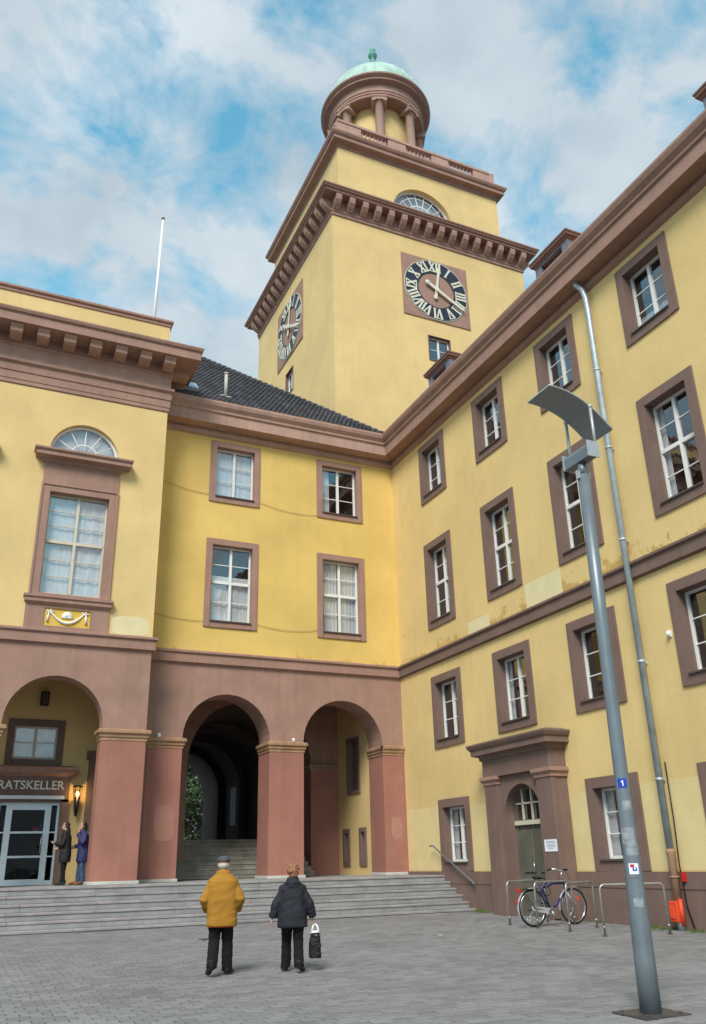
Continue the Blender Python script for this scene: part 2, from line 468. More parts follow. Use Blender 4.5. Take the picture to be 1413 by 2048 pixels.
def sweep(mb, path, prof, closed=False, segs=None, caps=True):
    """profile [(out, z)] swept along a plan path; out is to the right of travel; corners mitred"""
    n = len(path)
    dirs = []
    m = n if closed else n - 1
    for i in range(m):
        a, b = Vector(path[i]), Vector(path[(i + 1) % n])
        dirs.append((b - a).normalized())
    def off(i, o):
        p = Vector(path[i])
        d0 = dirs[i - 1] if (closed or i > 0) else dirs[0]
        d1 = dirs[i % m] if (closed or i < n - 1) else dirs[-1]
        r0, r1 = Vector((d0.y, -d0.x)), Vector((d1.y, -d1.x))
        b = r0 + r1
        return p + b * (2 * o / b.dot(b)) if b.length > 1e-6 else p + r0 * o
    for s in (segs if segs is not None else range(m)):
        i, j = s, (s + 1) % n
        vs = []
        for o, z in prof:
            a, b = off(i, o), off(j, o)
            vs += [(a.x, a.y, z), (b.x, b.y, z)]
        mb.add(vs, [(2 * k, 2 * k + 1, 2 * k + 3, 2 * k + 2) for k in range(len(prof) - 1)])
        if caps and not closed:
            if s == 0: mb.add([vs[2 * k] for k in range(len(prof))], [tuple(range(len(prof)))])
            if s == m - 1: mb.add([vs[2 * k + 1] for k in range(len(prof))], [tuple(range(len(prof)))])
    return mb
GZ = lambda x, y: -.1 + .0085 * min(max(y, -20), 24) + .002 * min(max(x, -20), 20)
# ================================================================ GROUND
def in_view(p, mx=60, my=60):
    c = CR @ (Vector(p) - Vector((-.1374, -.2535, 1.5173)))
    if c.z < .2: return False
    u, v = 700.62 + 1655.76 * c.x / c.z, 1072.41 + 1655.76 * c.y / c.z
    return -mx < u < 1413 + mx and -my < v < 2048 + my
g = MB()
xs = [-600, -200, -60, -20, -6, 0, 7, 14, 20, 60, 200, 600]; ys = [-600, -200, -60, -20, -5, 0, 6, 12, 18, 24, 60, 200, 600]
for i in range(len(xs) - 1):
    for j in range(len(ys) - 1):
        q = [(xs[i], ys[j]), (xs[i + 1], ys[j]), (xs[i + 1], ys[j + 1]), (xs[i], ys[j + 1])]
        g.add([(x, y, GZ(x, y) - .012) for x, y in q], [(0, 1, 2, 3)])
ground = tag(g.build('ground', 'joint_sand'), kind='structure')

PW, PD = .24, .16
def paver_mesh(mb, x, y, z, w=PW, d=PD, t=.0):
    j, b = .008, .008
    x0, x1, y0, y1 = x + j, x + w - j, y + j, y + d - j
    q = [(x0, y0), (x1, y0), (x1, y1), (x0, y1)]
    qi = [(x0 + b, y0 + b), (x1 - b, y0 + b), (x1 - b, y1 - b), (x0 + b, y1 - b)]
    mb.add([(a, c, z - .02) for a, c in q] + [(a, c, z - .006) for a, c in q] + [(a, c, z) for a, c in qi],
           [(8, 9, 10, 11)] + [(4 + i, 4 + (i + 1) % 4, 8 + (i + 1) % 4, 8 + i) for i in range(4)] + [(i, (i + 1) % 4, 4 + (i + 1) % 4, 4 + i) for i in range(4)])
cells = []
ny = 0
y = 3.5
while y < 22.0:
    x = -4 - (PW / 2 if ny % 2 else 0) + random.uniform(-.02, .02)
    while x < 13.85:
        z = GZ(x, y)
        if in_view((x, y, z)):
            cells.append((math.hypot(x, y), x, y, z + random.uniform(-.003, .003)))
        x += PW
    y += PD; ny += 1
cells.sort()
near = [c for c in cells if in_view(c[1:], -5, -5)][:300]
ns = set(near)
pm = MB(); paver_mesh(pm, -PW / 2, -PD / 2, 0)
pme = pm.mesh('paver', 'paver')
for d, x, y, z in near:
    link('paver', pme, ground, loc=(x + PW / 2, y + PD / 2, z), rot=(random.uniform(-.012, .012), random.uniform(-.012, .012), random.uniform(-.015, .015)))
rest = MB()
for c in cells:
    if c not in ns: paver_mesh(rest, c[1], c[2], c[3])
tag(rest.build('paving_blocks', 'paver', ground), kind='stuff')
dc = MB()
DGX, DGY = 4.85, 18.35
for k in range(9):
    dc.box(DGX + .04 + .06 * k, DGY, GZ(DGX, DGY) + .001, DGX + .08 + .06 * k, DGY + .28, GZ(DGX, DGY) + .007)
dc.box(DGX, DGY - .04, GZ(DGX, DGY) + .001, DGX + .6, DGY, GZ(DGX, DGY) + .009).box(DGX, DGY + .28, GZ(DGX, DGY) + .001, DGX + .6, DGY + .32, GZ(DGX, DGY) + .009)
tag(dc.build('drain_grate', 'steel_plate'), 'small dark drain grate in the paving just left of the mustard coat', 'drain')

# ================================================================ STEPS AND TERRACE
XR, YB, YL, YT = 13.9, 26.1, 24.9, 30.0
ZP = 1.07
t = MB()
t.box(-8, 23.98, .3, 13.88, 46, ZP - .006)
terrace = tag(t.build('terrace', 'terrace_stone'), kind='structure')
def staircase(name, label, x0, x1, yf, ztop, n, rise, run, slab, mats, seed, drop=.12):
    rnd = random.Random(seed)
    th = thing(name, label, 'steps', (x0, yf, ztop - n * rise))
    for k in range(n):
        yk, zk = yf - run * k, ztop - rise * k
        st = MB().box(x0, yk + .035, zk - rise - (drop if k == n - 1 else .0) , x1, yk + run + .02, zk - .062).build('step', mats[0], th, True)
        u = x0 + rnd.uniform(-.9, 0)
        while u < x1 - .02:
            e = min(u + slab * rnd.uniform(.85, 1.15), x1)
            if x1 - e < .5: e = x1
            a = max(u, x0)
            MB().box(a + .004, yk - rnd.uniform(-.004, .004), zk - .058, e - .004, yk + run + (.0 if k else .28), zk + rnd.uniform(-.003, .003)).build('slab', mats[1], st, True, bevel=.008)
            MB().box(a + .003, yk + .022, zk - rise + .004 - (drop if k == n - 1 else 0), e - .003, yk + .034, zk - .06).build('riser', mats[0], st, True)
            u = e
    return th
staircase('stone_steps', 'wide flight of grey stone steps up to the arcade terrace', -7, 13.88, 23.67, ZP, 6, .178, .33, 2.1, ('stone_step', 'stone_nosing'), 3)

# ================================================================ WINDOW FACTORY
MC = {}
def cmesh(key, fn):
    if key not in MC: MC[key] = fn()
    return MC[key]
def bars(w, h, b, d0, d1, bot=None):
    """rectangular ring, local x width, z height from 0, y depth d0..d1"""
    bt = b if bot is None else bot
    m = MB()
    m.box(-w / 2, d0, 0, -w / 2 + b, d1, h).box(w / 2 - b, d0, 0, w / 2, d1, h)
    m.box(-w / 2 + b, d0, h - b, w / 2 - b, d1, h).box(-w / 2 + b, d0, 0, w / 2 - b, d1, bt)
    return m
def window(wing, pos, rz, w, h, band, rows, split=0, surround='brown_paint', frame='white_paint', curtain=None, deep=.24, sill=True, seed=0, room='room_dark', open_leaf=False, label=None):
    """pos = bottom centre of the outer surround on the wall plane; split = rows above the transom (0: none)"""
    key = (round(w, 3), round(h, 3), band, rows, split, deep)
    iw, ih = w - 2 * band, h - 2 * band
    fr = .06; mul = .085; gb = .026; tr = .10
    d0, d1 = deep - .07, deep
    def mk_frame():
        m = MB()
        for a, b in ((-iw / 2, -iw / 2 + fr), (iw / 2 - fr, iw / 2)): m.box(a, d0, band, b, d1, band + ih)
        m.box(-iw / 2 + fr, d0, band, iw / 2 - fr, d1, band + fr + .02).box(-iw / 2 + fr, d0, band + ih - fr, iw / 2 - fr, d1, band + ih)
        m.box(-mul / 2, d0 - .012, band + fr + .02, mul / 2, d1, band + ih - fr)
        zs = []
        lo, hi = band + fr + .02, band + ih - fr
        if split:
            zt = lo + (hi - lo) * .52
            for a, b in ((-iw / 2 + fr, -mul / 2), (mul / 2, iw / 2 - fr)): m.box(a, d0 - .02, zt - tr / 2, b, d1, zt + tr / 2)
            segs = [(lo, zt - tr / 2, rows - split), (zt + tr / 2, hi, split)]
        else:
            segs = [(lo, hi, rows)]
        panes = []
        for a, b, n in segs:
            step = (b - a) / n
            for i in range(n):
                for s in (-1, 1):
                    xa, xb = sorted((s * mul / 2, s * (iw / 2 - fr)))
                    panes.append((xa, xb, a + i * step + (gb / 2 if i else 0), a + (i + 1) * step - (gb / 2 if i < n - 1 else 0)))
                    if i: m.box(xa, d0 + .02, a + i * step - gb / 2, xb, d1 - .015, a + i * step + gb / 2)
        return m.mesh('window', frame), panes
    me, panes = cmesh(('f', frame) + key, mk_frame)
    o = link('window', me, wing, True, loc=pos, rot=(0, 0, rz))
    if label: o['label'] = label
    link('surround', cmesh(('s', surround) + key, lambda: bars(w, h, band, -.045, deep + .02).mesh('surround', surround, .008)), o)
    for i, (xa, xb, za, zb) in enumerate(panes):
        rndp = random.Random(seed * 31 + i)
        pme = cmesh(('p', round(xb - xa, 3), round(zb - za, 3)), lambda: MB().box(-(xb - xa) / 2, 0, 0, (xb - xa) / 2, .006, zb - za).mesh('pane', 'window_glass'))
        link('pane', pme, o, loc=((xa + xb) / 2, deep - .035, za), rot=(rndp.uniform(-.006, .006), 0, rndp.uniform(-.008, .008)))
    if sill:
        link('sill', cmesh(('sill',) + key, lambda: MB().box(-iw / 2 - .0, -.09, band - .03, iw / 2 + .0, deep - .07, band + .012).mesh('sill', 'window_sill')), o)
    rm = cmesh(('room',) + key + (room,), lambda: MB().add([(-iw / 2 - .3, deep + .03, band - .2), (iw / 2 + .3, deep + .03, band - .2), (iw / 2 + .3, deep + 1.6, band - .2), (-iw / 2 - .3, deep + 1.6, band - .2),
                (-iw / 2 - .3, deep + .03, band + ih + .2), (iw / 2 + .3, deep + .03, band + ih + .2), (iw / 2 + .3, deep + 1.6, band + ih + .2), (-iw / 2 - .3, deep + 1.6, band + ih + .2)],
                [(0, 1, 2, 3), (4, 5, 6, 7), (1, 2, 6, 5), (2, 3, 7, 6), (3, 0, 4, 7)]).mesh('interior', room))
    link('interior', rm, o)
    if curtain:
        for (ca, cb, cz0, cz1) in curtain:
            m = MB(); n = 44; rc = random.Random(seed + 5)
            xa, xb = -iw / 2 + ca * iw, -iw / 2 + cb * iw
            ph = rc.uniform(0, 6)
            top = []; bot = []
            for i in range(n + 1):
                f = i / n
                yy = deep + .05 + .008 * math.sin(f * (cb - ca) * 75 + ph) + .008 * math.sin(f * 31 + ph * 2)
                top.append((xa + (xb - xa) * f, yy, band + ih * cz1)); bot.append((xa + (xb - xa) * f, yy + .01 * math.sin(f * 37), band + ih * cz0))
            m.add(bot + top, [(i, i + 1, n + 2 + i, n + 1 + i) for i in range(n)], True)
            m.build('curtain', 'curtain', o)
    return o
def hole(c, z, w, h, band, m=.06):
    return ('r', c - w / 2 + m, c + w / 2 - m, z + m, z + h - m)
def roof_tiles(mb, O, ux, us, nrm, rows, exposure, tw, xr, seed=1):
    """tiles on a slope: O origin at eave, ux along eave, us up slope; xr(s) gives the range along ux at slope distance s"""
    O, ux, us, nrm = Vector(O), Vector(ux), Vector(us), Vector(nrm)
    rnd = random.Random(seed)
    for j in range(rows):
        s = j * exposure
        a, b = xr(s + exposure * .5)
        x = a - (tw / 2 if j % 2 else 0)
        while x < b:
            xa, xb = max(x, a), min(x + tw, b)
            if xb - xa > .04:
                w = .004 + rnd.uniform(-.003, .004)
                vs = []
                for (xx, dh) in ((xa + .006, .0), (xa + (xb - xa) * .3, .010), (xa + (xb - xa) * .7, .010), (xb - .006, .0)):
                    vs += [O + ux * xx + us * s + nrm * (.052 + dh + w), O + ux * xx + us * (s + exposure * 1.08) + nrm * (.028 + dh), O + ux * xx + us * s + nrm * (.03 + w)]
                fs = []
                for k in range(3):
                    fs += [(3 * k, 3 * k + 3, 3 * k + 4, 3 * k + 1), (3 * k + 2, 3 * k + 5, 3 * k + 3, 3 * k)]
                mb.add([tuple(v) for v in vs], fs)
            x += tw
    return mb

# ================================================================ CENTRAL WING (arcade with two arches)
EAVE = [(.0, 16.02), (.10, 16.08), (.10, 16.22), (.05, 16.24), (.05, 16.30), (.50, 16.34), (.50, 16.74), (.56, 16.78), (.56, 16.86), (.66, 16.98), (.70, 17.10), (.70, 17.17), (.52, 17.2), (.0, 17.2)]
STRING = [(0, 7.62), (.10, 7.66), (.10, 7.93), (.16, 7.97), (.16, 8.03), (0, 8.09)]
BR_PATH = [(4.66, YB), (XR, YB), (XR, 3.0)]
cw = thing('town_hall_wing', 'yellow central wing with two brown arches, four windows and dark tiled roof', 'building', (9.3, YB, ZP))
AZ = 5.25
m = MB()
wall(m, 1, YB, 1.1, 4.72, XR, ZP - .05, 7.64, [('a', 6.05, 8.95, ZP - .1, AZ), ('a', 10.13, 13.07, ZP - .1, AZ)], 20)
m.build('arcade_wall', 'brown_paint', cw, True)
# red-brown pier facings under the capitals, set proud of the wall
for (a, b) in ((4.98, 6.05), (8.95, 10.13), (13.07, 13.885)):
    p = MB().box(a - .012, YB - .02, ZP + .08, b + (.012 if b < 13.5 else 0), YB + 1.112, 4.93).build('pier', 'red_brown', cw, True, bevel=.01)
    MB().box(a - .05, YB - .06, ZP - .004, b + (.05 if b < 13.5 else 0), YB + 1.15, ZP + .085).build('plinth', 'plinth_white', p, True, bevel=.01)
    c = MB()
    e = .0 if b > 13.5 else 1
    sweep(c, [(a, YB), (b, YB)] if not e else [(a, YB + 1.1), (a, YB), (b, YB), (b, YB + 1.1)], [(0, 4.90), (.035, 4.92), (.035, 4.98), (.07, 5.02), (.07, 5.08), (.12, 5.13), (.12, 5.21), (.09, 5.23), (0, 5.25)], caps=True)
    if not e: sweep(c, [(a, YB + 1.1), (a, YB), (b, YB)], [(0, 4.90), (.035, 4.92), (.035, 4.98), (.07, 5.02), (.07, 5.08), (.12, 5.13), (.12, 5.21), (.09, 5.23), (0, 5.25)], segs=[0])
    c.build('capital', 'tan_stone', p, True)
BW = [(7.49, 13.5, 1.88, 2.39, 3, 0), (11.61, 13.5, 1.88, 2.39, 3, 0), (7.48, 8.92, 1.88, 3.17, 4, 2), (11.61, 8.9, 1.9, 3.17, 4, 2)]
m = MB()
wall(m, 1, YB, .36, 4.6, XR + .3, 7.64, 17.0, [hole(c, z, w, h, .22) for c, z, w, h, _, _ in BW])
m.build('wall', 'yellow_deep', cw, True)
CUR = [[(0, 1, 0, 1)], [(0, .28, 0, 1)], [(0, 1, 0, .62)], [(0, .46, 0, 1), (.52, 1, 0, .98)]]
for i, (c, z, w, h, r, s) in enumerate(BW):
    window(cw, (c, YB, z), 0, w, h, .22, r, s, curtain=CUR[i], seed=i + 1)
sweep(MB(), BR_PATH, STRING, segs=[0]).build('string_course', 'brown_paint', cw, True)
sweep(MB(), BR_PATH, EAVE, segs=[0]).build('eaves_cornice', 'pink_brown', cw, True)
# repainted patches on the piers
def blotch(cx, cz, w, h, seed, mat, par, axis=1, pos=0.):
    rnd = random.Random(seed); n = 22; pts = []
    for k in range(n):
        a = 2 * math.pi * k / n
        c_, s_ = math.cos(a), math.sin(a)
        e = .55
        pts.append((cx + w / 2 * abs(c_) ** e * (1 if c_ > 0 else -1) * rnd.uniform(.9, 1.04), cz + h / 2 * abs(s_) ** e * (1 if s_ > 0 else -1) * rnd.uniform(.9, 1.05)))
    return MB().prism(pts, axis, pos - .003, pos + .008).build('paint_patch', mat, par, True)
blotch(5.62, 2.72, .62, 1.1, 1, 'pier_patch', cw, 1, YB - .021)
blotch(13.50, 2.55, .42, .72, 2, 'pier_patch', cw, 1, YB - .021)
blotch(9.62, 2.2, .8, 1.5, 3, 'red_brown', cw, 1, YB - .021)
# hipped roof
PIT = math.atan(.95)
zr0 = 17.16; y0r = YB - .62; hx = XR - .62; RUN = 6.2
rf = MB().add([(0, y0r, zr0), (hx, y0r, zr0), (hx - RUN, y0r + RUN, zr0 + RUN * .95), (0, y0r + RUN, zr0 + RUN * .95), (0, y0r + 2 * RUN, zr0), (hx, y0r + 2 * RUN, zr0)],
              [(0, 1, 2, 3), (1, 5, 2), (3, 2, 5, 4), (0, 3, 4)]).build('roof', 'roof_slate', cw, True)
cs, sn = math.cos(PIT), math.sin(PIT)
rt = MB()
roof_tiles(rt, (0, y0r - .03, zr0), (1, 0, 0), (0, cs, sn), (0, -sn, cs), 41, .212, .18, lambda s: (4.3, hx - s * cs))
tag(rt.build('roof_tiles', 'roof_slate', rf, True), kind='stuff')
hipn = 34
for k in range(hipn):
    a = Vector((hx, y0r, zr0)) + Vector((-1, 1, .95)) * (k * RUN / hipn)
    b = Vector((hx, y0r, zr0)) + Vector((-1, 1, .95)) * ((k + 1.15) * RUN / hipn)
    MB().tube([a + Vector((0, 0, .09)), b + Vector((0, 0, .06))], [.075, .06], 8).build('ridge_tile', 'roof_slate', rf, True)
# skylight and vent pipe
def on_roof(x, s, o=0): return Vector((x, y0r + s * cs - o * sn, zr0 + s * sn + o * cs))
sk = MB()
P4 = [on_roof(5.25, .65, .22), on_roof(5.93, .65, .22), on_roof(5.93, 1.45, .22), on_roof(5.25, 1.45, .22)]
Q4 = [on_roof(5.25, .65, 0), on_roof(5.93, .65, 0), on_roof(5.93, 1.45, 0), on_roof(5.25, 1.45, 0)]
sk.add(P4 + Q4, [(0, 1, 5, 4), (1, 2, 6, 5), (2, 3, 7, 6), (3, 0, 4, 7), (0, 1, 2, 3)])
sko = sk.build('skylight', 'zinc', rf, True)
g4 = [on_roof(5.31, .72, .226), on_roof(5.87, .72, .226), on_roof(5.87, 1.39, .226), on_roof(5.31, 1.39, .226)]
m = MB().add(g4, [(0, 1, 2, 3)]).build('glazing', 'window_glass', rf, True)
MB().add([on_roof(5.31, .72, .224), on_roof(5.87, .72, .224), on_roof(5.87, 1.39, .224), on_roof(5.31, 1.39, .224)], [(0, 1, 2, 3)]).build('pane_backing', 'slate_blue', rf, True)
v0 = on_roof(7.0, .8, .05)
vp = MB().tube([v0, v0 + Vector((0, 0, 1.05))], .065, 12)
vp.ball(v0 + Vector((-.12, -.02, .02)), (.12, .1, .05)).ball(v0 + Vector((.12, -.02, .0)), (.12, .1, .05)).tube([v0 + Vector((0, 0, 1.0)), v0 + Vector((0, 0, 1.06))], .085, 12)
vp.build('vent_pipe', 'plinth_white', rf, True)
# hall behind the arches: inner side wall, second pier row, ceiling, passage
hall = MB()
wall(hall, 0, 13.07, .5, YB + 1.1, 31.0, ZP - .05, 7.4, [('r', 27.62, 28.05, 1.45, 2.55), ('r', 29.02, 29.46, 1.45, 2.55), ('r', 28.05, 29.0, 3.9, 5.75)])
hall.build('side_wall', 'yellow_stucco', cw, True)
for (a, b, c, d, bd) in ((27.62, 28.05, 1.45, 2.55, .14), (29.02, 29.46, 1.45, 2.55, .14), (28.05, 29.0, 3.9, 5.75, .10)):
    q = bars(b - a + .16, d - c + .16, bd, -.05, .22).build('niche_frame', 'brown_dark', cw, True, loc=(13.07, (a + b) / 2, c - .08), rot=(0, 0, -math.pi / 2))
    MB().box(13.25, a, c, 13.3, b, d).build('niche_panel', 'brown_dark', cw, True)
m = MB()
wall(m, 1, 30.0, 1.0, 4.7, 13.07, ZP - .05, 7.4, [('a', 7.2, 11.95, ZP - .1, 4.95)], 20)
m.build('inner_arcade', 'brown_paint', cw, True)
p = MB().box(11.94, 29.98, ZP, 13.06, 31.01, 4.75).build('pier', 'red_brown', cw, True)
sweep(MB(), [(11.95, 31.0), (11.95, 30.0), (13.06, 30.0)], [(0, 4.72), (.06, 4.76), (.06, 4.86), (.1, 4.9), (.1, 5.0), (0, 5.03)]).build('capital', 'brown_paint', p, True)
MB().box(4.3, YB + 1.1, 7.4, 13.57, 31.0, 7.6).build('ceiling', 'brown_paint', cw, True)
MB().box(4.35, YB + .1, ZP - .05, 4.97, 31.0, 7.45).build('partition_wall', 'brown_paint', cw, True)
# vaulted passage to the courtyard with transverse ribs
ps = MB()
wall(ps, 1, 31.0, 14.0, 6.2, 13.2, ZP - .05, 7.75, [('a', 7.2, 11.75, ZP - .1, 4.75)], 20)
ps.build('passage_vault', 'passage_shade_brown', cw, True)
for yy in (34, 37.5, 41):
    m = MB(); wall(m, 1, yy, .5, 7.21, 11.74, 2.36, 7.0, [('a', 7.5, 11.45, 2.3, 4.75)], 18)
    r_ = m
    m.build('vault_rib', 'passage_shade_brown', cw, True)
MB().box(11.70, 38.6, 3.2, 11.745, 39.7, 4.9).build('opening_panel', 'slate_blue', cw, True)  # added panel standing in for a faint light opening in the side wall
staircase('stone_steps', 'pale inner stone stairs rising behind the left arch into the dark passage', 5.0, 11.6, 30.95, 2.36, 8, .16, .31, 1.7, ('stone_inner', 'stone_inner'), 5, 0)
tag(MB().box(5.0, 31.25, 1.0, 13.0, 45.2, 2.35).build('passage_floor', 'terrace_stone'), kind='structure')
tag(MB().box(-10, 45.2, 1.0, 45, 110, 2.34).build('courtyard', 'paver'), kind='structure')
# cables slung across the facade
cb = MB()
def sag(a, b, d, n=12):
    return [Vector(a).lerp(Vector(b), i / n) - Vector((0, 0, d * 4 * (i / n) * (1 - i / n))) for i in range(n + 1)]
cb.tube(sag((4.75, YB - .03, 14.05), (6.55, YB - .03, 13.75), .08) , .007, 5).tube(sag((8.42, YB - .03, 13.72), (10.66, YB - .03, 13.55), .12), .007, 5)
tag(cb.build('facade_cable', 'tan_stone'), 'thin cable sagging between the upper windows of the central wing', 'cable')
cb = MB()
cb.tube(sag((4.75, YB - .03, 9.25), (6.55, YB - .03, 9.1), .07), .007, 5).tube(sag((8.41, YB - .03, 9.15), (10.65, YB - .03, 9.15), .12), .007, 5)
tag(cb.build('facade_cable', 'tan_stone'), 'thin cable sagging between the lower windows of the central wing', 'cable')
for (sx, sz, sy) in ((5.3, 5.29, YB - .08), (9.75, 5.29, YB - .08)):
    sp = thing('spotlight', 'small white spotlight on the pier capital ' + ('left of the first arch' if sx < 6 else 'between the two arches'), 'spotlight', (sx, sy, sz - .04))
    MB().box(-.05, -.03, .0, .05, .05, .02).build('bracket', 'plastic_white', sp)
    MB().ball((0, 0, .06), .055).build('lamp_head', 'plastic_white', sp)

# ================================================================ RIGHT WING
rw = thing('town_hall_wing', 'long yellow right wing with brown framed windows in four rows and a doorway', 'building', (XR + 6, 14, 0))
RC = [22.95, 19.25, 15.74, 12.14, 8.5]
RW = []
for i, c in enumerate(RC):
    RW.append((c, 13.53, 1.77, 2.3, 3, 0, 1)); RW.append((c, 8.85, 1.79, 3.1, 4, 2, 2)); RW.append((c, 4.88, 1.84, 2.34, 3, 0, 3))
    if i != 1: RW.append((c, 1.18, 1.82, 2.1, 3, 0, 4))
DO = ('a', 18.03, 19.65, -.3, 2.55)
m = MB()
wall(m, 0, XR, .36, 3.0, YB + .3, -.3, 17.0, [hole(c, z, w, h, .25) for c, z, w, h, *_ in RW] + [('r', 17.8, 19.9, -.3, 3.55)])
m.build('wall', 'yellow_right', rw, True)
rr = random.Random(11)
for i, (c, z, w, h, r, s, row) in enumerate(RW):
    cu = None
    q = rr.random()
    if row == 4: cu = [(0, .22, 0, 1)]
    elif q < .3: cu = [(0, .14, 0, 1)]
    elif q < .42: cu = [(0, 1, 0, .3)]
    elif q < .6: cu = [(.82, 1, 0, 1)]
    window(rw, (XR, c, z), -math.pi / 2, w, h, .25, r, s, surround='brown_dark', curtain=cu, deep=.30, seed=20 + i)
# plinth, interrupted by the doorway and the windows' lower band
m = MB()
for a, b in ((3.0, 17.36), (20.38, 23.0), (23.0, YB - .0)):
    m.box(XR - .06, a, -.3, XR + .02, b, 1.17)
m.build('plinth', 'brown_dark', rw, True)
m = MB()
for a, b in ((3.0, 17.36), (20.38, YB)):
    m.box(XR - .075, a, .83, XR - .02, b, .88)
m.build('plinth_moulding', 'brown_dark', rw, True)
sweep(MB(), BR_PATH, STRING, segs=[1]).build('string_course', 'brown_dark', rw, True)
sweep(MB(), BR_PATH, EAVE, segs=[1]).build('eaves_cornice', 'brown_paint', rw, True)
xr0 = XR - .62
MB().add([(xr0, y0r, zr0), (xr0, 2, zr0), (xr0 + 6.2, 2, zr0 + 5.9), (xr0 + 6.2, y0r - 4, zr0 + 5.9), (xr0 + 12.4, 2, zr0), (xr0 + 12.4, y0r, zr0)], [(0, 1, 2, 3), (3, 2, 4, 5), (0, 3, 5)]).build('roof', 'roof_red', rw, True)
for i, c in enumerate((22.45, 15.64, 8.85)):
    FXD = 14.15
    d = MB().box(FXD, c - .78, 17.4, 16.5, c - .50, 18.66).box(FXD, c + .50, 17.4, 16.5, c + .78, 18.66).box(FXD, c - .50, 18.54, 16.5, c + .50, 18.66).box(FXD, c - .50, 17.4, 16.5, c + .50, 18.02)
    do = d.build('dormer', 'slate_blue', rw, True)
    MB().box(FXD + .12, c - .50, 18.02, FXD + .13, c + .50, 18.54).build('pane', 'window_glass', do, True)
    MB().box(FXD + .25, c - .50, 18.02, FXD + .27, c + .50, 18.54).build('pane_backing', 'room_dark', do, True)
    dm = MB()
    sweep(dm, [(16.5, c + .78), (FXD, c + .78), (FXD, c - .78), (16.5, c - .78)], [(0, 18.60), (.03, 18.62), (.05, 18.67), (.11, 18.70), (.11, 18.76), (.14, 18.79), (.14, 18.84), (0, 18.9)])
    dm.box(FXD, c - .78, 18.66, 16.5, c + .78, 18.9)
    dm.build('roof', 'brown_dark', do, True)
# repainted patches
for (a, b, z0, z1, mt) in ((16.66, 18.28, 8.10, 8.80, 'pale_patch'), (20.19, 21.4, 8.10, 8.48, 'pale_patch'), (16.68, 17.30, 1.2, 2.95, 'pale_lower'), (13.06, 14.80, 1.2, 3.02, 'pale_lower'), (23.95, 26.0, 1.2, 3.1, 'pale_lower'), (20.46, 22.0, 1.2, 3.0, 'pale_lower')):
    MB().box(XR - .003, a, z0, XR + .01, b, z1).build('paint_patch', mt, rw, True)
MB().ball((XR - .06, 13.2, 6.1), (.05, .05, .07)).box(XR - .05, 13.16, 6.03, XR + .01, 13.24, 6.17).build('alarm_lamp', 'plastic_white', rw, True)
# doorway
dw = MB()
FX = XR - .40
wall(dw, 0, FX, .70, 17.36, 20.38, -.3, 3.62, [DO], 18)
# portal is one part of the wing
po = dw.build('doorway', 'brown_dark', rw, True)
for a, b in ((17.36, 17.98), (19.80, 20.40)):
    MB().box(FX - .11, a - .02, -.3, FX + .05, b, 3.42).build('pilaster', 'brown_dark', po, True, bevel=.01)
    c = MB(); sweep(c, [(FX + .0, b), (FX - .11, b), (FX - .11, a - .02), (XR, a - .02)], [(0, 3.40), (.03, 3.42), (.03, 3.48), (.09, 3.55), (.09, 3.63), (0, 3.65)])
    c.build('capital', 'brown_paint', po, True)
e = MB().box(FX - .12, 17.34, 3.62, XR + .02, 20.42, 4.12)
e.build('frieze', 'brown_dark', po, True, bevel=.01)
e = MB(); sweep(e, [(XR, 20.42), (FX - .12, 20.42), (FX - .12, 17.34), (XR, 17.34)], [(0, 4.08), (.05, 4.10), (.05, 4.17), (.08, 4.20), (.22, 4.24), (.22, 4.37), (.27, 4.42), (.31, 4.50), (.31, 4.54), (0, 4.62)])
e.build('cornice', 'brown_dark', po, True)
def text_mesh(body, size, mat, ext=.006, spacing=1.0, bold=0.):
    cu = bpy.data.curves.new('txt', 'FONT'); cu.body = body; cu.size = size; cu.extrude = ext; cu.align_x = 'CENTER'; cu.align_y = 'CENTER'
    cu.space_character = spacing; cu.offset = bold
    o = bpy.data.objects.new('tmp', cu); COL.objects.link(o)
    dg = bpy.context.evaluated_depsgraph_get()
    me = bpy.data.meshes.new_from_object(o.evaluated_get(dg))
    bpy.data.objects.remove(o)
    me.materials.clear(); me.materials.append(MATS[mat])
    return me
# worn, no longer readable raised letters on the frieze
rl = random.Random(4)
fl = MB()
for k in range(9):
    yy = 19.85 - k * .2
    hh = .15 if k % 3 else .17
    fl.box(FX - .126, yy - .012, 3.83, FX - .119, yy + .012, 3.83 + hh)
    if k % 2: fl.box(FX - .126, yy - .09, 3.83 + hh - .02, FX - .119, yy - .012, 3.83 + hh)
    if k % 3 == 1: fl.box(FX - .126, yy - .09, 3.83, FX - .119, yy - .012, 3.85)
    if k % 3 == 2: fl.box(FX - .126, yy - .1, 3.83, FX - .119, yy - .078, 3.83 + hh)
fl.build('worn_lettering', 'brown_dark', po, True)
DY0, DY1 = 18.03, 19.65; DX = XR - .08
m = MB()
wall(m, 0, DX, .07, DY0 - .02, DY1 + .02, -.2, 3.5, [('r', DY0 + .12, 18.81, .1, 2.30), ('r', 18.87, DY1 - .12, .1, 2.30), ('a', DY0 + .1, DY1 - .1, 2.46, 2.55)], 16)
dr = m.build('door', 'door_green', po, True)
MB().box(DX + .03, DY0 + .12, .1, DX + .06, 18.81, 2.30).build('door_leaf', 'door_green', po, True)
MB().box(DX + .03, 18.87, .1, DX + .06, DY1 - .12, 2.30).build('door_leaf', 'door_green', po, True)
MB().box(DX - .012, 18.94, .25, DX + .035, 19.45, 1.0).box(DX - .012, 18.94, 1.15, DX + .035, 19.45, 2.2).box(DX - .012, 18.2, .25, DX + .035, 18.72, 1.0).box(DX - .012, 18.2, 1.15, DX + .035, 18.72, 2.2).build('door_panel', 'door_green', po, True, bevel=.015)
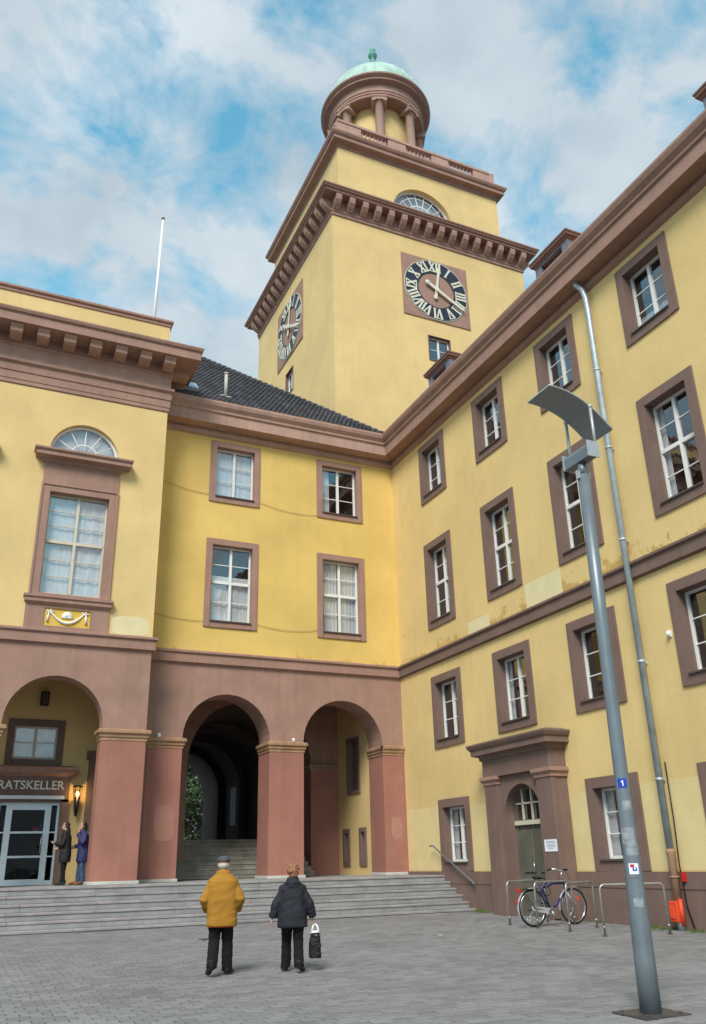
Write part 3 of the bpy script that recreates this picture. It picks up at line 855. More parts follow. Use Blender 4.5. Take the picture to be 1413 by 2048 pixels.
MB().tube([(DX - .06, 18.90, 1.15), (DX - .06, 18.90, 1.40)], .014, 8).build('door_handle', 'chrome', po, True)
m = MB()
for yy in (18.43, 18.84, 19.25): m.box(DX - .02, yy - .02, 2.46, DX + .03, yy + .02, 3.3)
m.box(DX - .02, DY0 + .10, 2.86, DX + .03, DY1 - .10, 2.90).box(DX - .06, DY0 + .03, 2.33, DX + .03, DY1 - .03, 2.44)
m.build('fanlight_bars', 'cream_paint', po, True)
MB().box(DX + .04, DY0, 2.46, DX + .046, DY1, 3.4).build('fanlight_pane', 'window_glass', po, True)
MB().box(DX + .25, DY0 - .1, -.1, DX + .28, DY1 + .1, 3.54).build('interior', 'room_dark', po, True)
sg = thing('notice_sign', 'white notice sheet on the brown pilaster right of the doorway', 'sign', (FX - .115, 17.62, 1.64))
MB().box(-.008, -.25, 0, .0, .25, .28).build('sheet', 'sign_white', sg)
for k, (w, zz) in enumerate(((.36, .235), (.40, .205), (.30, .165), (.38, .135), (.34, .105), (.22, .07))):
    MB().box(-.0095, -w / 2, zz - .007, -.008, w / 2, zz + .007).build('text_line', 'ink_grey', sg)
# downpipe
dp = MB()
PX = XR - .16; PY = 14.03
dp.tube([(XR - .30, 14.22, 16.34), (XR - .29, 14.20, 16.24), (XR - .20, 14.08, 16.02), (PX, PY + .02, 15.75), (PX, PY, 15.3), (PX, PY, 1.6)], .078, 14)
dpo = dp.build('downpipe', 'zinc', rw, True)
for zz in (13.4, 11.1, 8.6, 5.6, 3.0): MB().tube([(PX, PY, zz), (PX, PY, zz + .07)], .087, 14).box(PX, PY - .015, zz, XR + .01, PY + .015, zz + .05).build('pipe_clip', 'zinc', dpo, True)
MB().tube([(PX, PY, 1.62), (PX, PY, 1.55), (PX, PY, 1.5), (PX, PY, .58)], [.085, .10, .085, .085], 14).tube([(PX, PY, 1.05), (PX, PY, 1.09)], .10, 14).build('pipe_boot', 'tan_stone', dpo, True)
MB().tube([(PX, PY, .6), (PX, PY, GZ(PX, PY) - .01)], .075, 14).build('pipe_foot', 'zinc', dpo, True)
cable = MB().tube([(XR - .03, PY - .10, 3.4), (XR - .07, PY - .14, 2.2), (XR - .1, PY - .13, 1.3), (XR - .09, PY - .16, .5), (XR - .1, PY - .3, GZ(PX, PY))], .014, 6)
tag(cable.build('wall_cable', 'black_metal'), 'black cable running down the wall behind the grey downpipe', 'cable')
ob = thing('litter_box', 'orange box clamped to the foot of the grey downpipe', 'box', (PX - .02, PY + .06, GZ(PX, PY)))
MB().prism([(-.10, -.12), (.10, -.12), (.10, .14), (-.06, .14), (-.10, .10)], 2, .16, .56).build('body', 'signal_orange', ob, bevel=.015)
MB().box(-.12, -.05, .22, -.10, .09, .46).build('front_panel', 'signal_orange', ob, bevel=.008)
MB().tube([(0, -.14, .1), (0, -.14, .6)], .045, 10).build('tube', 'signal_orange', ob)
MB().box(XR - .12, PY - .24, .98, XR - .06, PY - .15, 1.16).build('switch', 'signal_red', rw, True)
# handrail beside the steps
hr = thing('handrail', 'dark metal handrail on the right wall beside the steps', 'handrail', (XR - .15, 23.0, .1))
A, B_ = Vector((XR - .16, 24.15, 1.93)), Vector((XR - .16, 21.9, .88))
MB().tube([A + Vector((0, .18, -.02)), A, B_, B_ + Vector((0, -.05, -.06))], .024, 10).build('rail', 'lamp_grey', hr, True)
for f in (.15, .5, .92):
    q = A.lerp(B_, f); MB().tube([q, q + Vector((.05, 0, -.08)), q + Vector((.17, 0, -.1))], .01, 6).build('bracket', 'lamp_grey', hr, True)
# ================================================================ LEFT WING (cellar restaurant portico)
lw = thing('town_hall_wing', 'yellow left wing with corbelled cornice and brown arch over the cellar entrance', 'building', (0, YL, ZP))
XE = 4.68
AC = [2.05, -2.0]
m = MB()
wall(m, 1, YL, .62, -6.0, XE, ZP - .05, 7.64, [('a', c - 1.36, c + 1.36, ZP - .1, 5.36) for c in AC], 20)
m.build('arcade_wall', 'brown_paint', lw, True)
CAPP = [(0, 4.92), (.035, 4.94), (.035, 5.0), (.07, 5.04), (.07, 5.10), (.13, 5.15), (.13, 5.23), (.1, 5.25), (0, 5.27)]
for (a, b) in ((3.41, XE), (-.64, .69)):
    p = MB().box(a - .012, YL - .02, ZP + .08, b + .012, YL + .632, 4.95).build('pier', 'red_brown', lw, True, bevel=.01)
    MB().box(a - .06, YL - .07, ZP - .004, b + .06, YL + .68, ZP + .085).build('plinth', 'plinth_white', p, True, bevel=.01)
    sweep(MB(), [(a, YL + .62), (a, YL), (b, YL), (b, YL + .62)], CAPP).build('capital', 'tan_stone', p, True)
WC = [2.12, -1.93]
blotch(3.98, 8.38, 1.2, .60, 8, 'pale_patch', lw, 1, YL - .001)
m = MB()
hs = []
for c in WC:
    hs += [('r', c - .98, c + .98, 9.02, 12.6), ('a', c - 1.06, c + 1.06, 13.8, 13.9)]
wall(m, 1, YL, .38, -6.0, XE, 7.64, 16.1, hs, 20)
m.build('wall', 'yellow_stucco', lw, True)
MB().box(XE - .36, YL + .38, 7.64, XE - .001, YB + 1.6, 16.1).build('return_wall', 'yellow_stucco', lw, True)
for i, c in enumerate(WC):
    o = window(lw, (c, YL, 8.92), 0, 2.26, 3.76, .235, 6, 3, frame='cream_paint', curtain=[(0, 1, 0, 1)], seed=60 + i, sill=False)
    # jamb moulding
    f = MB()
    sweep(f, [(c + 1.0, 0), (c - 1.0, 0)], [(0, 0), (0, 0)]) if False else None
    MB().box(c - 1.17, YL - .075, 9.1, c - 1.11, YL - .04, 12.66).box(c + 1.11, YL - .075, 9.1, c + 1.17, YL - .04, 12.66).box(c - 1.17, YL - .075, 12.66, c + 1.17, YL - .04, 12.72).build('frame_moulding', 'brown_paint', lw, True)
    MB().box(c - 1.15, YL - .06, 12.68, c + 1.15, YL + .05, 13.52).build('window_frieze', 'brown_paint', lw, True)
    sweep(MB(), [(c - 1.15, YL + .02), (c - 1.15, YL - .06), (c + 1.15, YL - .06), (c + 1.15, YL + .02)], [(0, 13.38), (.06, 13.42), (.10, 13.50), (.30, 13.55), (.30, 13.66), (.36, 13.72), (.36, 13.78), (0, 13.9)]).build('window_cornice', 'brown_paint', lw, True)
    sweep(MB(), [(c - 1.15, YL + .02), (c - 1.15, YL - .05), (c + 1.15, YL - .05), (c + 1.15, YL + .02)], [(0, 8.76), (.04, 8.80), (.10, 8.86), (.10, 8.96), (.14, 8.99), (.14, 9.06), (0, 9.1)]).build('window_ledge', 'brown_paint', lw, True)
    m = MB(); wall(m, 1, YL - .05, .06, c - 1.2, c + 1.2, 8.06, 8.80, [('r', c - .66, c + .66, 8.17, 8.70)])
    m.build('apron', 'brown_paint', lw, True)
    ap = MB().box(c - .68, YL - .012, 8.15, c + .68, YL + .002, 8.72).build('apron_panel', 'relief_yellow', lw, True)
    gr = MB()
    gr.tube(sag((c - .46, YL - .03, 8.58), (c + .46, YL - .03, 8.58), .30, 16), [.018 + .028 * math.sin(math.pi * k / 16) for k in range(17)], 8)
    for s in (-1, 1):
        for a in range(5):
            gr.tube([(c + s * .5, YL - .03, 8.60), (c + s * .5 + .12 * math.cos(a * 1.256), YL - .03, 8.60 + .08 * math.sin(a * 1.256))], [.03, .015], 6)
        gr.tube([(c + s * .53, YL - .03, 8.56), (c + s * .55, YL - .03, 8.30)], [.022, .04], 7)
    for a in range(9):
        q = math.pi * a / 8
        gr.tube([(c, YL - .03, 8.44), (c + .15 * math.cos(q), YL - .03, 8.46 + .17 * math.sin(q))], [.022, .03], 6)
    gr.build('garland', 'relief_white', ap, True)
    # lunette
    lo = MB()
    r1 = 1.06
    zc = 13.88
    n = 24
    def arc(r, k): return (c + r * math.cos(math.pi * k / n), zc + r * math.sin(math.pi * k / n))
    for k in range(n):
        a, b, a2, b2 = arc(r1 + .0, k), arc(r1, k + 1), arc(r1 - .07, k), arc(r1 - .07, k + 1)
        lo.add([(a[0], YL + .14, a[1]), (b[0], YL + .14, b[1]), (b2[0], YL + .14, b2[1]), (a2[0], YL + .14, a2[1]), (a[0], YL + .2, a[1]), (b[0], YL + .2, b[1]), (b2[0], YL + .2, b2[1]), (a2[0], YL + .2, a2[1])], [(0, 1, 2, 3), (2, 3, 7, 6)])
        a, b, a2, b2 = arc(.44, k), arc(.44, k + 1), arc(.41, k), arc(.41, k + 1)
        lo.add([(a[0], YL + .15, a[1]), (b[0], YL + .15, b[1]), (b2[0], YL + .15, b2[1]), (a2[0], YL + .15, a2[1])], [(0, 1, 2, 3)])
    for k in range(1, 6):
        q = math.pi * k / 6
        lo.tube([(c, YL + .16, zc), (c + 1.0 * math.cos(q), YL + .16, zc + 1.0 * math.sin(q))], .014, 6)
    lo.box(c - 1.06, YL + .13, zc - .05, c + 1.06, YL + .2, zc + .03)
    L = lo.build('lunette', 'white_paint', lw, True)
    for k in range(6):
        pts = [(c, YL + .18, zc)] + [(c + 1.0 * math.cos(math.pi * (k + j / 4) / 6), YL + .18, zc + 1.0 * math.sin(math.pi * (k + j / 4) / 6)) for j in range(5)]
        MB().add(pts, [tuple(range(6))]).build('pane', 'window_glass', L, True)
    MB().box(c - 1.1, YL + .28, 13.6, c + 1.1, YL + .30, 15.1).build('pane_backing', 'backing_pale', L, True)  # plain pale panel set behind the lunette panes
LP = [(-6.0, YL), (XE, YL), (XE, YB + 1.5)]
sweep(MB(), LP, STRING).build('string_course', 'brown_paint', lw, True)
sweep(MB(), LP, [(0, 15.98), (.04, 16.02), (.04, 16.14), (.06, 16.16), (.06, 16.42), (.09, 16.44), (.09, 16.68), (.17, 16.76), (.17, 16.86), (.05, 16.9)]).build('architrave', 'brown_paint', lw, True)
sweep(MB(), LP, [(.05, 16.86), (.05, 17.36), (.10, 17.39), (.10, 17.46)]).build('frieze', 'pink_brown', lw, True)
sweep(MB(), LP, [(.10, 17.46), (.14, 17.46), (.14, 17.74), (.86, 17.78), (.86, 17.82), (.86, 18.08), (.92, 18.12), (.95, 18.20), (.95, 18.24), (0, 18.32)]).build('cornice', 'brown_paint', lw, True)
for x in [4.53 - .822 * k for k in range(13)]:
    MB().prism([(YL - .14, 17.50), (YL - .60, 17.50), (YL - .68, 17.54), (YL - .70, 17.66), (YL - .76, 17.70), (YL - .76, 17.79), (YL - .14, 17.79)], 0, x - .19, x + .19).build('corbel', 'pink_brown', lw, True)
for y in (YL + .2, YL + 1.0):
    MB().prism([(XE + .14, 17.50), (XE + .60, 17.50), (XE + .68, 17.54), (XE + .70, 17.66), (XE + .76, 17.79), (XE + .14, 17.79)], 1, y - .19, y + .19).build('corbel', 'pink_brown', lw, True)
MB().box(-6, YL + .45, 18.2, XE - .02, YL + 5, 19.80).build('parapet', 'yellow_stucco', lw, True)
sweep(MB(), [(-6, YL + .45), (XE - .02, YL + .45), (XE - .02, YL + 5)], [(0, 19.76), (.04, 19.78), (.04, 19.88), (.10, 19.92), (.10, 20.0), (-.4, 20.08)]).build('coping', 'brown_paint', lw, True)
# portico interior
YI = 28.0
m = MB()
wall(m, 1, YI, .4, -6, 4.4, ZP - .05, 7.45, [('r', .98, 2.86, ZP - .1, 3.42), ('r', 1.12, 2.58, 4.62, 5.82)])
m.build('portico_wall', 'yellow_stucco', lw, True)
MB().box(-6, YL + .6, 7.4, 4.5, YI + .1, 7.62).build('portico_ceiling', 'brown_dark', lw, True)
MB().box(3.52, YI - .14, ZP - .02, 4.36, YI + .02, 4.9).box(3.44, YI - .2, 4.72, 4.36, YI + .02, 4.98).build('inner_pilaster', 'brown_dark', lw, True)
window(lw, (1.85, YI, 4.5), 0, 1.7, 1.42, .2, 2, 0, surround='brown_dark', frame='cream_paint', curtain=[(0, 1, 0, .95)], deep=.16, seed=77, sill=False)
pt = MB()
pt.box(.45, YI - .16, ZP - .02, .98, YI + .05, 3.5).box(2.78, YI - .16, ZP - .02, 3.0, YI + .05, 3.5).box(.45, YI - .16, 3.42, 3.0, YI + .05, 4.2)
por = pt.build('portal', 'brown_dark', lw, True)
sweep(MB(), [(.45, YI), (.45, YI - .16), (3.0, YI - .16), (3.0, YI)], [(0, 4.18), (.05, 4.22), (.16, 4.28), (.16, 4.38), (.2, 4.44), (0, 4.5)]).build('portal_cornice', 'brown_paint', por, True)
MB().box(.55, YI - .24, 3.50, 2.86, YI - .16, 3.60).build('light_strip', 'sign_white', por, True)
tm = text_mesh('RATSKELLER', .36, 'relief_white', .015, 1.0, .004)
to = link('lettering', tm, por, True, loc=(1.86, YI - .18, 3.9), rot=(math.pi / 2, 0, 0))
to.data.update()
bbw = max(v.co.x for v in tm.vertices) - min(v.co.x for v in tm.vertices)
to.scale = (1.92 / bbw, 1.0, 1)
# glazed door with sidelights
dx0, dx1, dz1 = 1.0, 2.78, 3.42
m = MB()
yd0, yd1 = YI + .02, YI + .1
m.box(dx0, yd0, dz1 - .09, dx1, yd1, dz1)
for a, b in ((dx0, dx0 + .07), (dx1 - .07, dx1), (dx0 + .24, dx0 + .42), (dx1 - .42, dx1 - .24)): m.box(a, yd0, ZP, b, yd1, dz1 - .09)
m.box(dx0 + .42, yd0, ZP + .0, dx1 - .42, yd1, ZP + .16).box(dx0 + .42, yd0, dz1 - .22, dx1 - .42, yd1, dz1 - .09)
m.box(dx0 + .07, yd0, ZP, dx0 + .24, yd1, ZP + .12).box(dx1 - .24, yd0, ZP, dx1 - .07, yd1, ZP + .12)
for zz in (1.86, 2.55):
    m.box(dx0 + .42, yd0 + .01, zz - .03, dx1 - .42, yd1 - .01, zz + .03).box(dx0 + .07, yd0 + .01, zz - .02, dx0 + .24, yd1 - .01, zz + .02).box(dx1 - .24, yd0 + .01, zz - .02, dx1 - .07, yd1 - .01, zz + .02)
gd = m.build('glass_door', 'alu_frame', lw, True)
for a, b in ((dx0 + .42, dx1 - .42), (dx0 + .07, dx0 + .24), (dx1 - .24, dx1 - .07)):
    for za, zb in ((ZP + .12, 1.84), (1.88, 2.53), (2.57, 3.3)):
        MB().box(a, YI + .05, za, b, YI + .056, zb).build('pane', 'door_glass', gd, True)
MB().tube([(dx1 - .46, yd0 - .05, 1.95), (dx1 - .46, yd0 - .05, 2.45)], .018, 8).tube([(dx1 - .46, yd0 - .05, 2.0), (dx1 - .46, yd0, 2.0)], .01, 6).tube([(dx1 - .46, yd0 - .05, 2.4), (dx1 - .46, yd0, 2.4)], .01, 6).build('handle', 'chrome', gd, True)
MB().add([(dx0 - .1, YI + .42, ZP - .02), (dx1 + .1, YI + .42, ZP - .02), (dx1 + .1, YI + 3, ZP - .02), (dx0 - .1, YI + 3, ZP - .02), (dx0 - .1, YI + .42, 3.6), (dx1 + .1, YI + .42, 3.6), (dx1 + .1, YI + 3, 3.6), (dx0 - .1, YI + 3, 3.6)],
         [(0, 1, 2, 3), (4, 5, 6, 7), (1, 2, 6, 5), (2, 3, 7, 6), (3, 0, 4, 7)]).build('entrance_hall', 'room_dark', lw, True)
rb = thing('menu_board', 'red and blue notices on the inside of the glazed restaurant door', 'notice', (2.2, YI + .2, 2.6))
MB().box(-.12, 0, .0, .06, .01, .09).build('red_notice', 'signal_red', rb); MB().box(.08, 0, .0, .14, .01, .2).build('blue_notice', 'sticker_blue', rb)
# wall lantern
wl = thing('wall_lantern', 'lit torch shaped wall lantern beside the cellar entrance', 'lantern', (3.24, YI - .2, 3.0))
MB().tube([(0, 0, .0), (0, 0, .15), (0, 0, .55)], [.03, .06, .10], 8).tube([(0, .0, .3), (0, .2, .3)], .02, 6).build('holder', 'black_metal', wl)
for k in range(6):
    q = k * math.pi / 3
    MB().tube([(.09 * math.cos(q), .09 * math.sin(q), .5), (.14 * math.cos(q), .14 * math.sin(q), .86)], .008, 4).build('cage_bar', 'black_metal', wl)
MB().lathe([(.0, .93), (.15, .9), (.15, .86), (.0, .86)], n=12).build('cap', 'black_metal', wl)
MB().ball((0, 0, .66), (.05, .05, .08)).build('bulb', 'lamp_glow', wl)
ll = bpy.data.lights.new('lantern_light', 'POINT'); ll.energy = 9; ll.color = (1, .62, .25); ll.shadow_soft_size = .06
lo_ = bpy.data.objects.new('lantern_light', ll); COL.objects.link(lo_); lo_.parent = wl; lo_.location = (0, -.12, .66)
hl = thing('wall_box', 'dark box lamp high on the wall under the left arch', 'lamp', (1.98, YI - .12, 6.35))
MB().box(-.13, -.1, 0, .13, .1, .44).build('housing', 'black_metal', hl, bevel=.02)
MB().box(-.10, -.104, .04, .10, -.1, .40).build('lens', 'window_sill', hl)
# flagpole
fp = thing('flagpole', 'white flagpole rising behind the left wing parapet', 'flagpole', (4.2, 26.3, 19.2))
MB().tube([(0, 0, 0), (.06, 0, 6.2)], [.07, .04], 10).build('pole', 'plastic_white', fp)
MB().ball((.06, 0, 6.25), .07).build('finial', 'brown_dark', fp)
MB().box(-.16, -.16, 0, .16, .16, .15).build('foot', 'zinc', fp)
fr = thing('fire_riser', 'red topped grey riser pipe in the corner beside the first arch pier', 'pipe', (4.85, YB - .12, ZP))
MB().tube([(0, 0, .0), (0, 0, 1.9)], .025, 8).build('pipe', 'zinc', fr)
MB().box(-.06, -.06, .62, .06, .04, .95).build('valve_box', 'signal_red', fr, bevel=.01); MB().ball((0, -.02, .18), .06).build('cap', 'signal_red', fr)

# ================================================================ CLOCK TOWER
X0, X1, Y0, Y1 = 13.24, 24.86, 30.0, 41.62
tw = thing('clock_tower', 'tall square yellow clock tower with columned lantern and green dome', 'tower', (19.05, 35.8, 2))
ring = lambda o: [(X0 - o, Y0 - o), (X1 + o, Y0 - o), (X1 + o, Y1 + o), (X0 - o, Y1 + o)]
m = MB(); wall(m, 1, Y0, .4, X0, X1, 8, 33.0, [('r', 18.42, 19.68, 24.75, 26.15)]); m.build('wall', 'yellow_stucco', tw, True)
m = MB(); wall(m, 0, X0, .4, Y0 + .4, Y1, 8, 33.0, [('r', 35.5, 36.6, 25.0, 26.4)]); m.build('wall', 'yellow_stucco', tw, True)
MB().box(X1 - .4, Y0 + .4, 8, X1, Y1, 33).build('wall', 'yellow_stucco', tw, True)
MB().box(X0 + .4, Y1 - .4, 8, X1 - .4, Y1, 33).build('wall', 'yellow_stucco', tw, True)
for (pos, rz, w, h) in (((19.05, Y0, 24.72), 0, 1.3, 1.46), ((X0, 36.05, 24.97), -math.pi / 2, 1.14, 1.46)):
    window(tw, pos, rz, w, h, .035, 2, 0, surround='brown_dark', deep=.2, seed=int(pos[1]), sill=False)
sq = [(X0, Y0), (X1, Y0), (X1, Y1), (X0, Y1)]
sweep(MB(), sq, [(0, 32.02), (.06, 32.06), (.06, 32.22), (.10, 32.25), (.10, 32.33), (.05, 32.36), (.05, 33.0), (.60, 33.02), (.60, 33.14), (.70, 33.18), (.70, 33.24), (.76, 33.28), (.76, 33.36), (0, 33.5)], closed=True).build('cornice', 'brown_paint', tw, True)
BK = [(-.05, 33.02), (-.56, 33.02), (-.56, 32.9), (-.50, 32.7), (-.36, 32.52), (-.22, 32.44), (-.13, 32.36), (-.05, 32.36)]
bkm = MB().prism(BK, 0, -.155, .155).mesh('bracket', 'pink_brown')
nb = 16
for k in range(nb):
    f = .18 + (X1 - X0 - .36) * k / (nb - 1)
    link('bracket', bkm, tw, True, loc=(X0 + f, Y0, 0))
    link('bracket', bkm, tw, True, loc=(X0, Y0 + f, 0), rot=(0, 0, -math.pi / 2))
    link('bracket', bkm, tw, True, loc=(X1, Y0 + f, 0), rot=(0, 0, math.pi / 2))
# upper stage
U = .72
ux0, ux1, uy0, uy1 = X0 + U, X1 - U, Y0 + U, Y1 - U
m = MB(); wall(m, 1, uy0, .4, ux0, ux1, 33.3, 37.82, [('a', 19.05 - 1.85, 19.05 + 1.85, 33.4, 34.55)], 22); m.build('wall', 'yellow_stucco', tw, True)
m = MB(); wall(m, 0, ux0, .4, uy0 + .4, uy1, 33.3, 37.82, [('a', 35.81 - 1.85, 35.81 + 1.85, 33.4, 34.55)], 22); m.build('wall', 'yellow_stucco', tw, True)
MB().box(ux1 - .4, uy0 + .4, 33.3, ux1, uy1, 37.82).build('wall', 'yellow_stucco', tw, True)
MB().box(ux0 + .4, uy1 - .4, 33.3, ux1 - .4, uy1, 37.82).build('wall', 'yellow_stucco', tw, True)
def fan(pos, rz):
    lo = MB(); n = 24; R1 = 1.85; zc = 1.25
    def arc(r, k, y): return (r * math.cos(math.pi * k / n), y, zc + r * math.sin(math.pi * k / n))
    for k in range(n):
        lo.add([arc(R1, k, .24), arc(R1, k + 1, .24), arc(R1 - .1, k + 1, .24), arc(R1 - .1, k, .24), arc(R1 - .1, k, .32), arc(R1 - .1, k + 1, .32)], [(0, 1, 2, 3), (3, 2, 5, 4)])
        lo.add([arc(.95, k, .25), arc(.95, k + 1, .25), arc(.90, k + 1, .25), arc(.90, k, .25)], [(0, 1, 2, 3)])
        lo.add([arc(1.46, k, .25), arc(1.46, k + 1, .25), arc(1.42, k + 1, .25), arc(1.42, k, .25)], [(0, 1, 2, 3)])
    for k in range(1, 9):
        q = math.pi * k / 9
        lo.tube([(.2 * math.cos(q), .27, zc + .2 * math.sin(q)), (1.78 * math.cos(q), .27, zc + 1.78 * math.sin(q))], .022, 5)
    lo.box(-1.85, .23, zc - .06, 1.85, .32, zc + .04).box(-.04, .23, 0, .04, .3, zc)
    f = lo.build('lunette', 'white_paint', tw, True, loc=pos, rot=(0, 0, rz))
    for k in range(9):
        MB().add([(0, .29, zc)] + [(1.8 * math.cos(math.pi * (k + j / 4) / 9), .29, zc + 1.8 * math.sin(math.pi * (k + j / 4) / 9)) for j in range(5)], [tuple(range(6))]).build('pane', 'window_glass', f)
    MB().box(-1.85, .29, 0, 1.85, .295, zc).build('pane', 'window_glass', f)
    MB().box(-2, .5, 0, 2, .52, 3.3).build('interior', 'backing_pale', f)
fan((19.05, uy0, 33.3), 0)
fan((ux0, 35.81, 33.3), -math.pi / 2)
usq = [(ux0, uy0), (ux1, uy0), (ux1, uy1), (ux0, uy1)]
sweep(MB(), usq, [(0, 37.54), (.05, 37.58), (.05, 37.72), (.12, 37.78), (.36, 37.84), (.36, 38.04), (.44, 38.10), (.50, 38.22), (.50, 38.32), (0, 38.42)], closed=True).build('upper_cornice', 'brown_paint', tw, True)
MB().box(ux0 + .02, uy0 + .02, 37.72, ux1 - .02, uy1 - .02, 38.42).build('upper_deck', 'zinc', tw, True)
# balustrade: plinths, rails and balusters
bal = [(1.45, 3.15), (4.27, 5.95), (7.07, 8.77)]
bx0, bx1, by0, by1 = ux0 - .0, ux1 + .0, uy0 - .0, uy1 + .0
BZ0, BZ1 = 38.42, 39.62
blm = MB().lathe([(.07, 0), (.07, .06), (.045, .09), (.075, .24), (.05, .42), (.04, .50), (.065, .55), (.065, .60)], n=8).mesh('baluster', 'pink_brown')
L_ = ux1 - ux0
for side in range(4):
    th = thing if False else None
    rot = (0, math.pi / 2, math.pi, -math.pi / 2)[side]
    org = [(ux0, uy0), (ux1, uy0), (ux1, uy1), (ux0, uy1)][side]
    m = MB()
    m.box(.0, 0, 38.42, L_ - .32, .32, 38.84).box(0, -.03, 39.46, L_ - .32, .34, 39.62)
    e = [0.0] + [v for p in bal for v in p] + [L_ - .32]
    for a, b in zip(e[0::2], e[1::2]): m.box(a, .012, 38.84, b, .31, 39.46)
    bo = m.build('balustrade', 'pink_brown', tw, True, loc=(*org, 0), rot=(0, 0, rot))
    for a, b in bal:
        n = 7
        for k in range(n):
            link('baluster', blm, bo, loc=(a + (b - a) * (k + .5) / n, .16, 38.85))
# lantern: drum, columns, entablature, dome
cx, cy = 19.05, 35.81
MB().lathe([(3.5, 38.0), (3.5, 39.0), (3.35, 39.05), (3.35, 39.4), (2.3, 39.45)], (cx, cy), 48).build('lantern_base', 'pink_brown', tw, True)
MB().lathe([(2.25, 39.4), (2.25, 46.2)], (cx, cy), 48).build('lantern_drum', 'yellow_stucco', tw, True)
colm = MB().lathe([(.38, 39.4), (.38, 39.55), (.34, 39.62), (.31, 39.72), (.30, 41.5), (.26, 45.1), (.30, 45.14), (.30, 45.22)], n=16).mesh('column', 'pink_brown')
capm = MB().box(-.40, -.38, 45.22, .40, .38, 45.42).tube([(-.36, -.38, 45.22), (-.36, .38, 45.22)], .12, 10).tube([(.36, -.38, 45.22), (.36, .38, 45.22)], .12, 10).box(-.44, -.42, 45.42, .44, .42, 45.52).mesh('capital', 'pink_brown')
for k in range(8):
    a = rad(22.5 + 45 * k)
    c = link('column', colm, tw, True, loc=(cx + 2.78 * math.cos(a), cy + 2.78 * math.sin(a), 0), rot=(0, 0, a + math.pi / 2))
    link('capital', capm, c)
MB().lathe([(2.25, 45.5), (3.02, 45.52), (3.06, 45.56), (3.06, 45.72), (3.10, 45.75), (3.10, 45.9), (3.14, 45.94), (3.14, 46.0)], (cx, cy), 64, False).build('architrave', 'brown_paint', tw, True)
MB().lathe([(3.08, 45.98), (3.08, 46.5), (3.14, 46.54)], (cx, cy), 64).build('entablature', 'pink_brown', tw, True)
MB().lathe([(3.1, 46.5), (3.22, 46.56), (3.42, 46.62), (3.42, 46.74), (3.5, 46.8), (3.6, 46.9), (3.6, 47.02), (3.2, 47.1)], (cx, cy), 64, False).build('lantern_cornice', 'brown_paint', tw, True)
DR = 3.28
dome = MB().lathe([(DR, 47.0), (DR, 47.2)] + [(DR * math.cos(rad(a)), 47.2 + DR * .93 * math.sin(rad(a))) for a in range(6, 91, 7)], (cx, cy), 64).build('dome', 'copper_green', tw, True)
for k in range(28):
    a = 2 * math.pi * k / 28
    MB().tube([(cx + (DR + .01) * math.cos(rad(e)) * math.cos(a), cy + (DR + .01) * math.cos(rad(e)) * math.sin(a), 47.2 + (DR + .01) * .93 * math.sin(rad(e))) for e in range(0, 86, 8)], .022, 4, smooth=False).build('seam', 'copper_green', dome, True)
MB().lathe([(.5, 50.45), (.35, 50.6), (.22, 50.9), (.18, 51.7), (.30, 51.9), (.34, 52.05), (.20, 52.2), (.15, 52.4), (.16, 52.55), (.27, 52.7), (.31, 52.85), (.26, 53.0), (.15, 53.1), (.18, 53.2), (.2, 53.35), (.1, 53.45), (0, 53.5)], (cx, cy), 20).build('finial', 'copper_dark', tw, True)
# clocks
def stroke(m, a, b, w, y0=-.02, y1=.0):
    a, b = Vector(a), Vector(b); d = (b - a).normalized(); n = Vector((-d.y, d.x)) * w / 2
    q = [a - n, b - n, b + n, a + n]
    m.add([(p.x, y0, p.y) for p in q] + [(p.x, y1, p.y) for p in q], [(0, 1, 2, 3), (0, 1, 5, 4), (1, 2, 6, 5), (2, 3, 7, 6), (3, 0, 4, 7)])
def numeral(txt, h):
    wd = {'I': .18, 'V': .36, 'X': .38}
    tot = sum(wd[c] for c in txt)
    x = -tot / 2; m = MB()
    for c in txt:
        w = wd[c]; x0_, x1_ = x + .03, x + w - .03; xm = x + w / 2
        if c == 'I': stroke(m, (xm, 0), (xm, h), .105)
        if c == 'V': stroke(m, (x0_, h), (xm, 0), .115); stroke(m, (xm, 0), (x1_, h), .07)
        if c == 'X': stroke(m, (x0_, h), (x1_, 0), .115); stroke(m, (x0_, 0), (x1_, h), .07)
        if c in 'IX': 
            stroke(m, (x + .005, .02), (x + w - .005, .02), .045)
        stroke(m, (x + .005, h - .02), (x + w - .005, h - .02), .045)
        x += w
    return m
def disc(r0, r1, y, n=64):
    m = MB()
    for k in range(n):
        a, b = 2 * math.pi * k / n, 2 * math.pi * (k + 1) / n
        vs = [(r0 * math.cos(a), y, r0 * math.sin(a)), (r1 * math.cos(a), y, r1 * math.sin(a)), (r1 * math.cos(b), y, r1 * math.sin(b)), (r0 * math.cos(b), y, r0 * math.sin(b))]
        m.add(vs + [(r1 * math.cos(a), y + .03, r1 * math.sin(a)), (r1 * math.cos(b), y + .03, r1 * math.sin(b))], [(0, 1, 2, 3), (1, 4, 5, 2)])
    return m
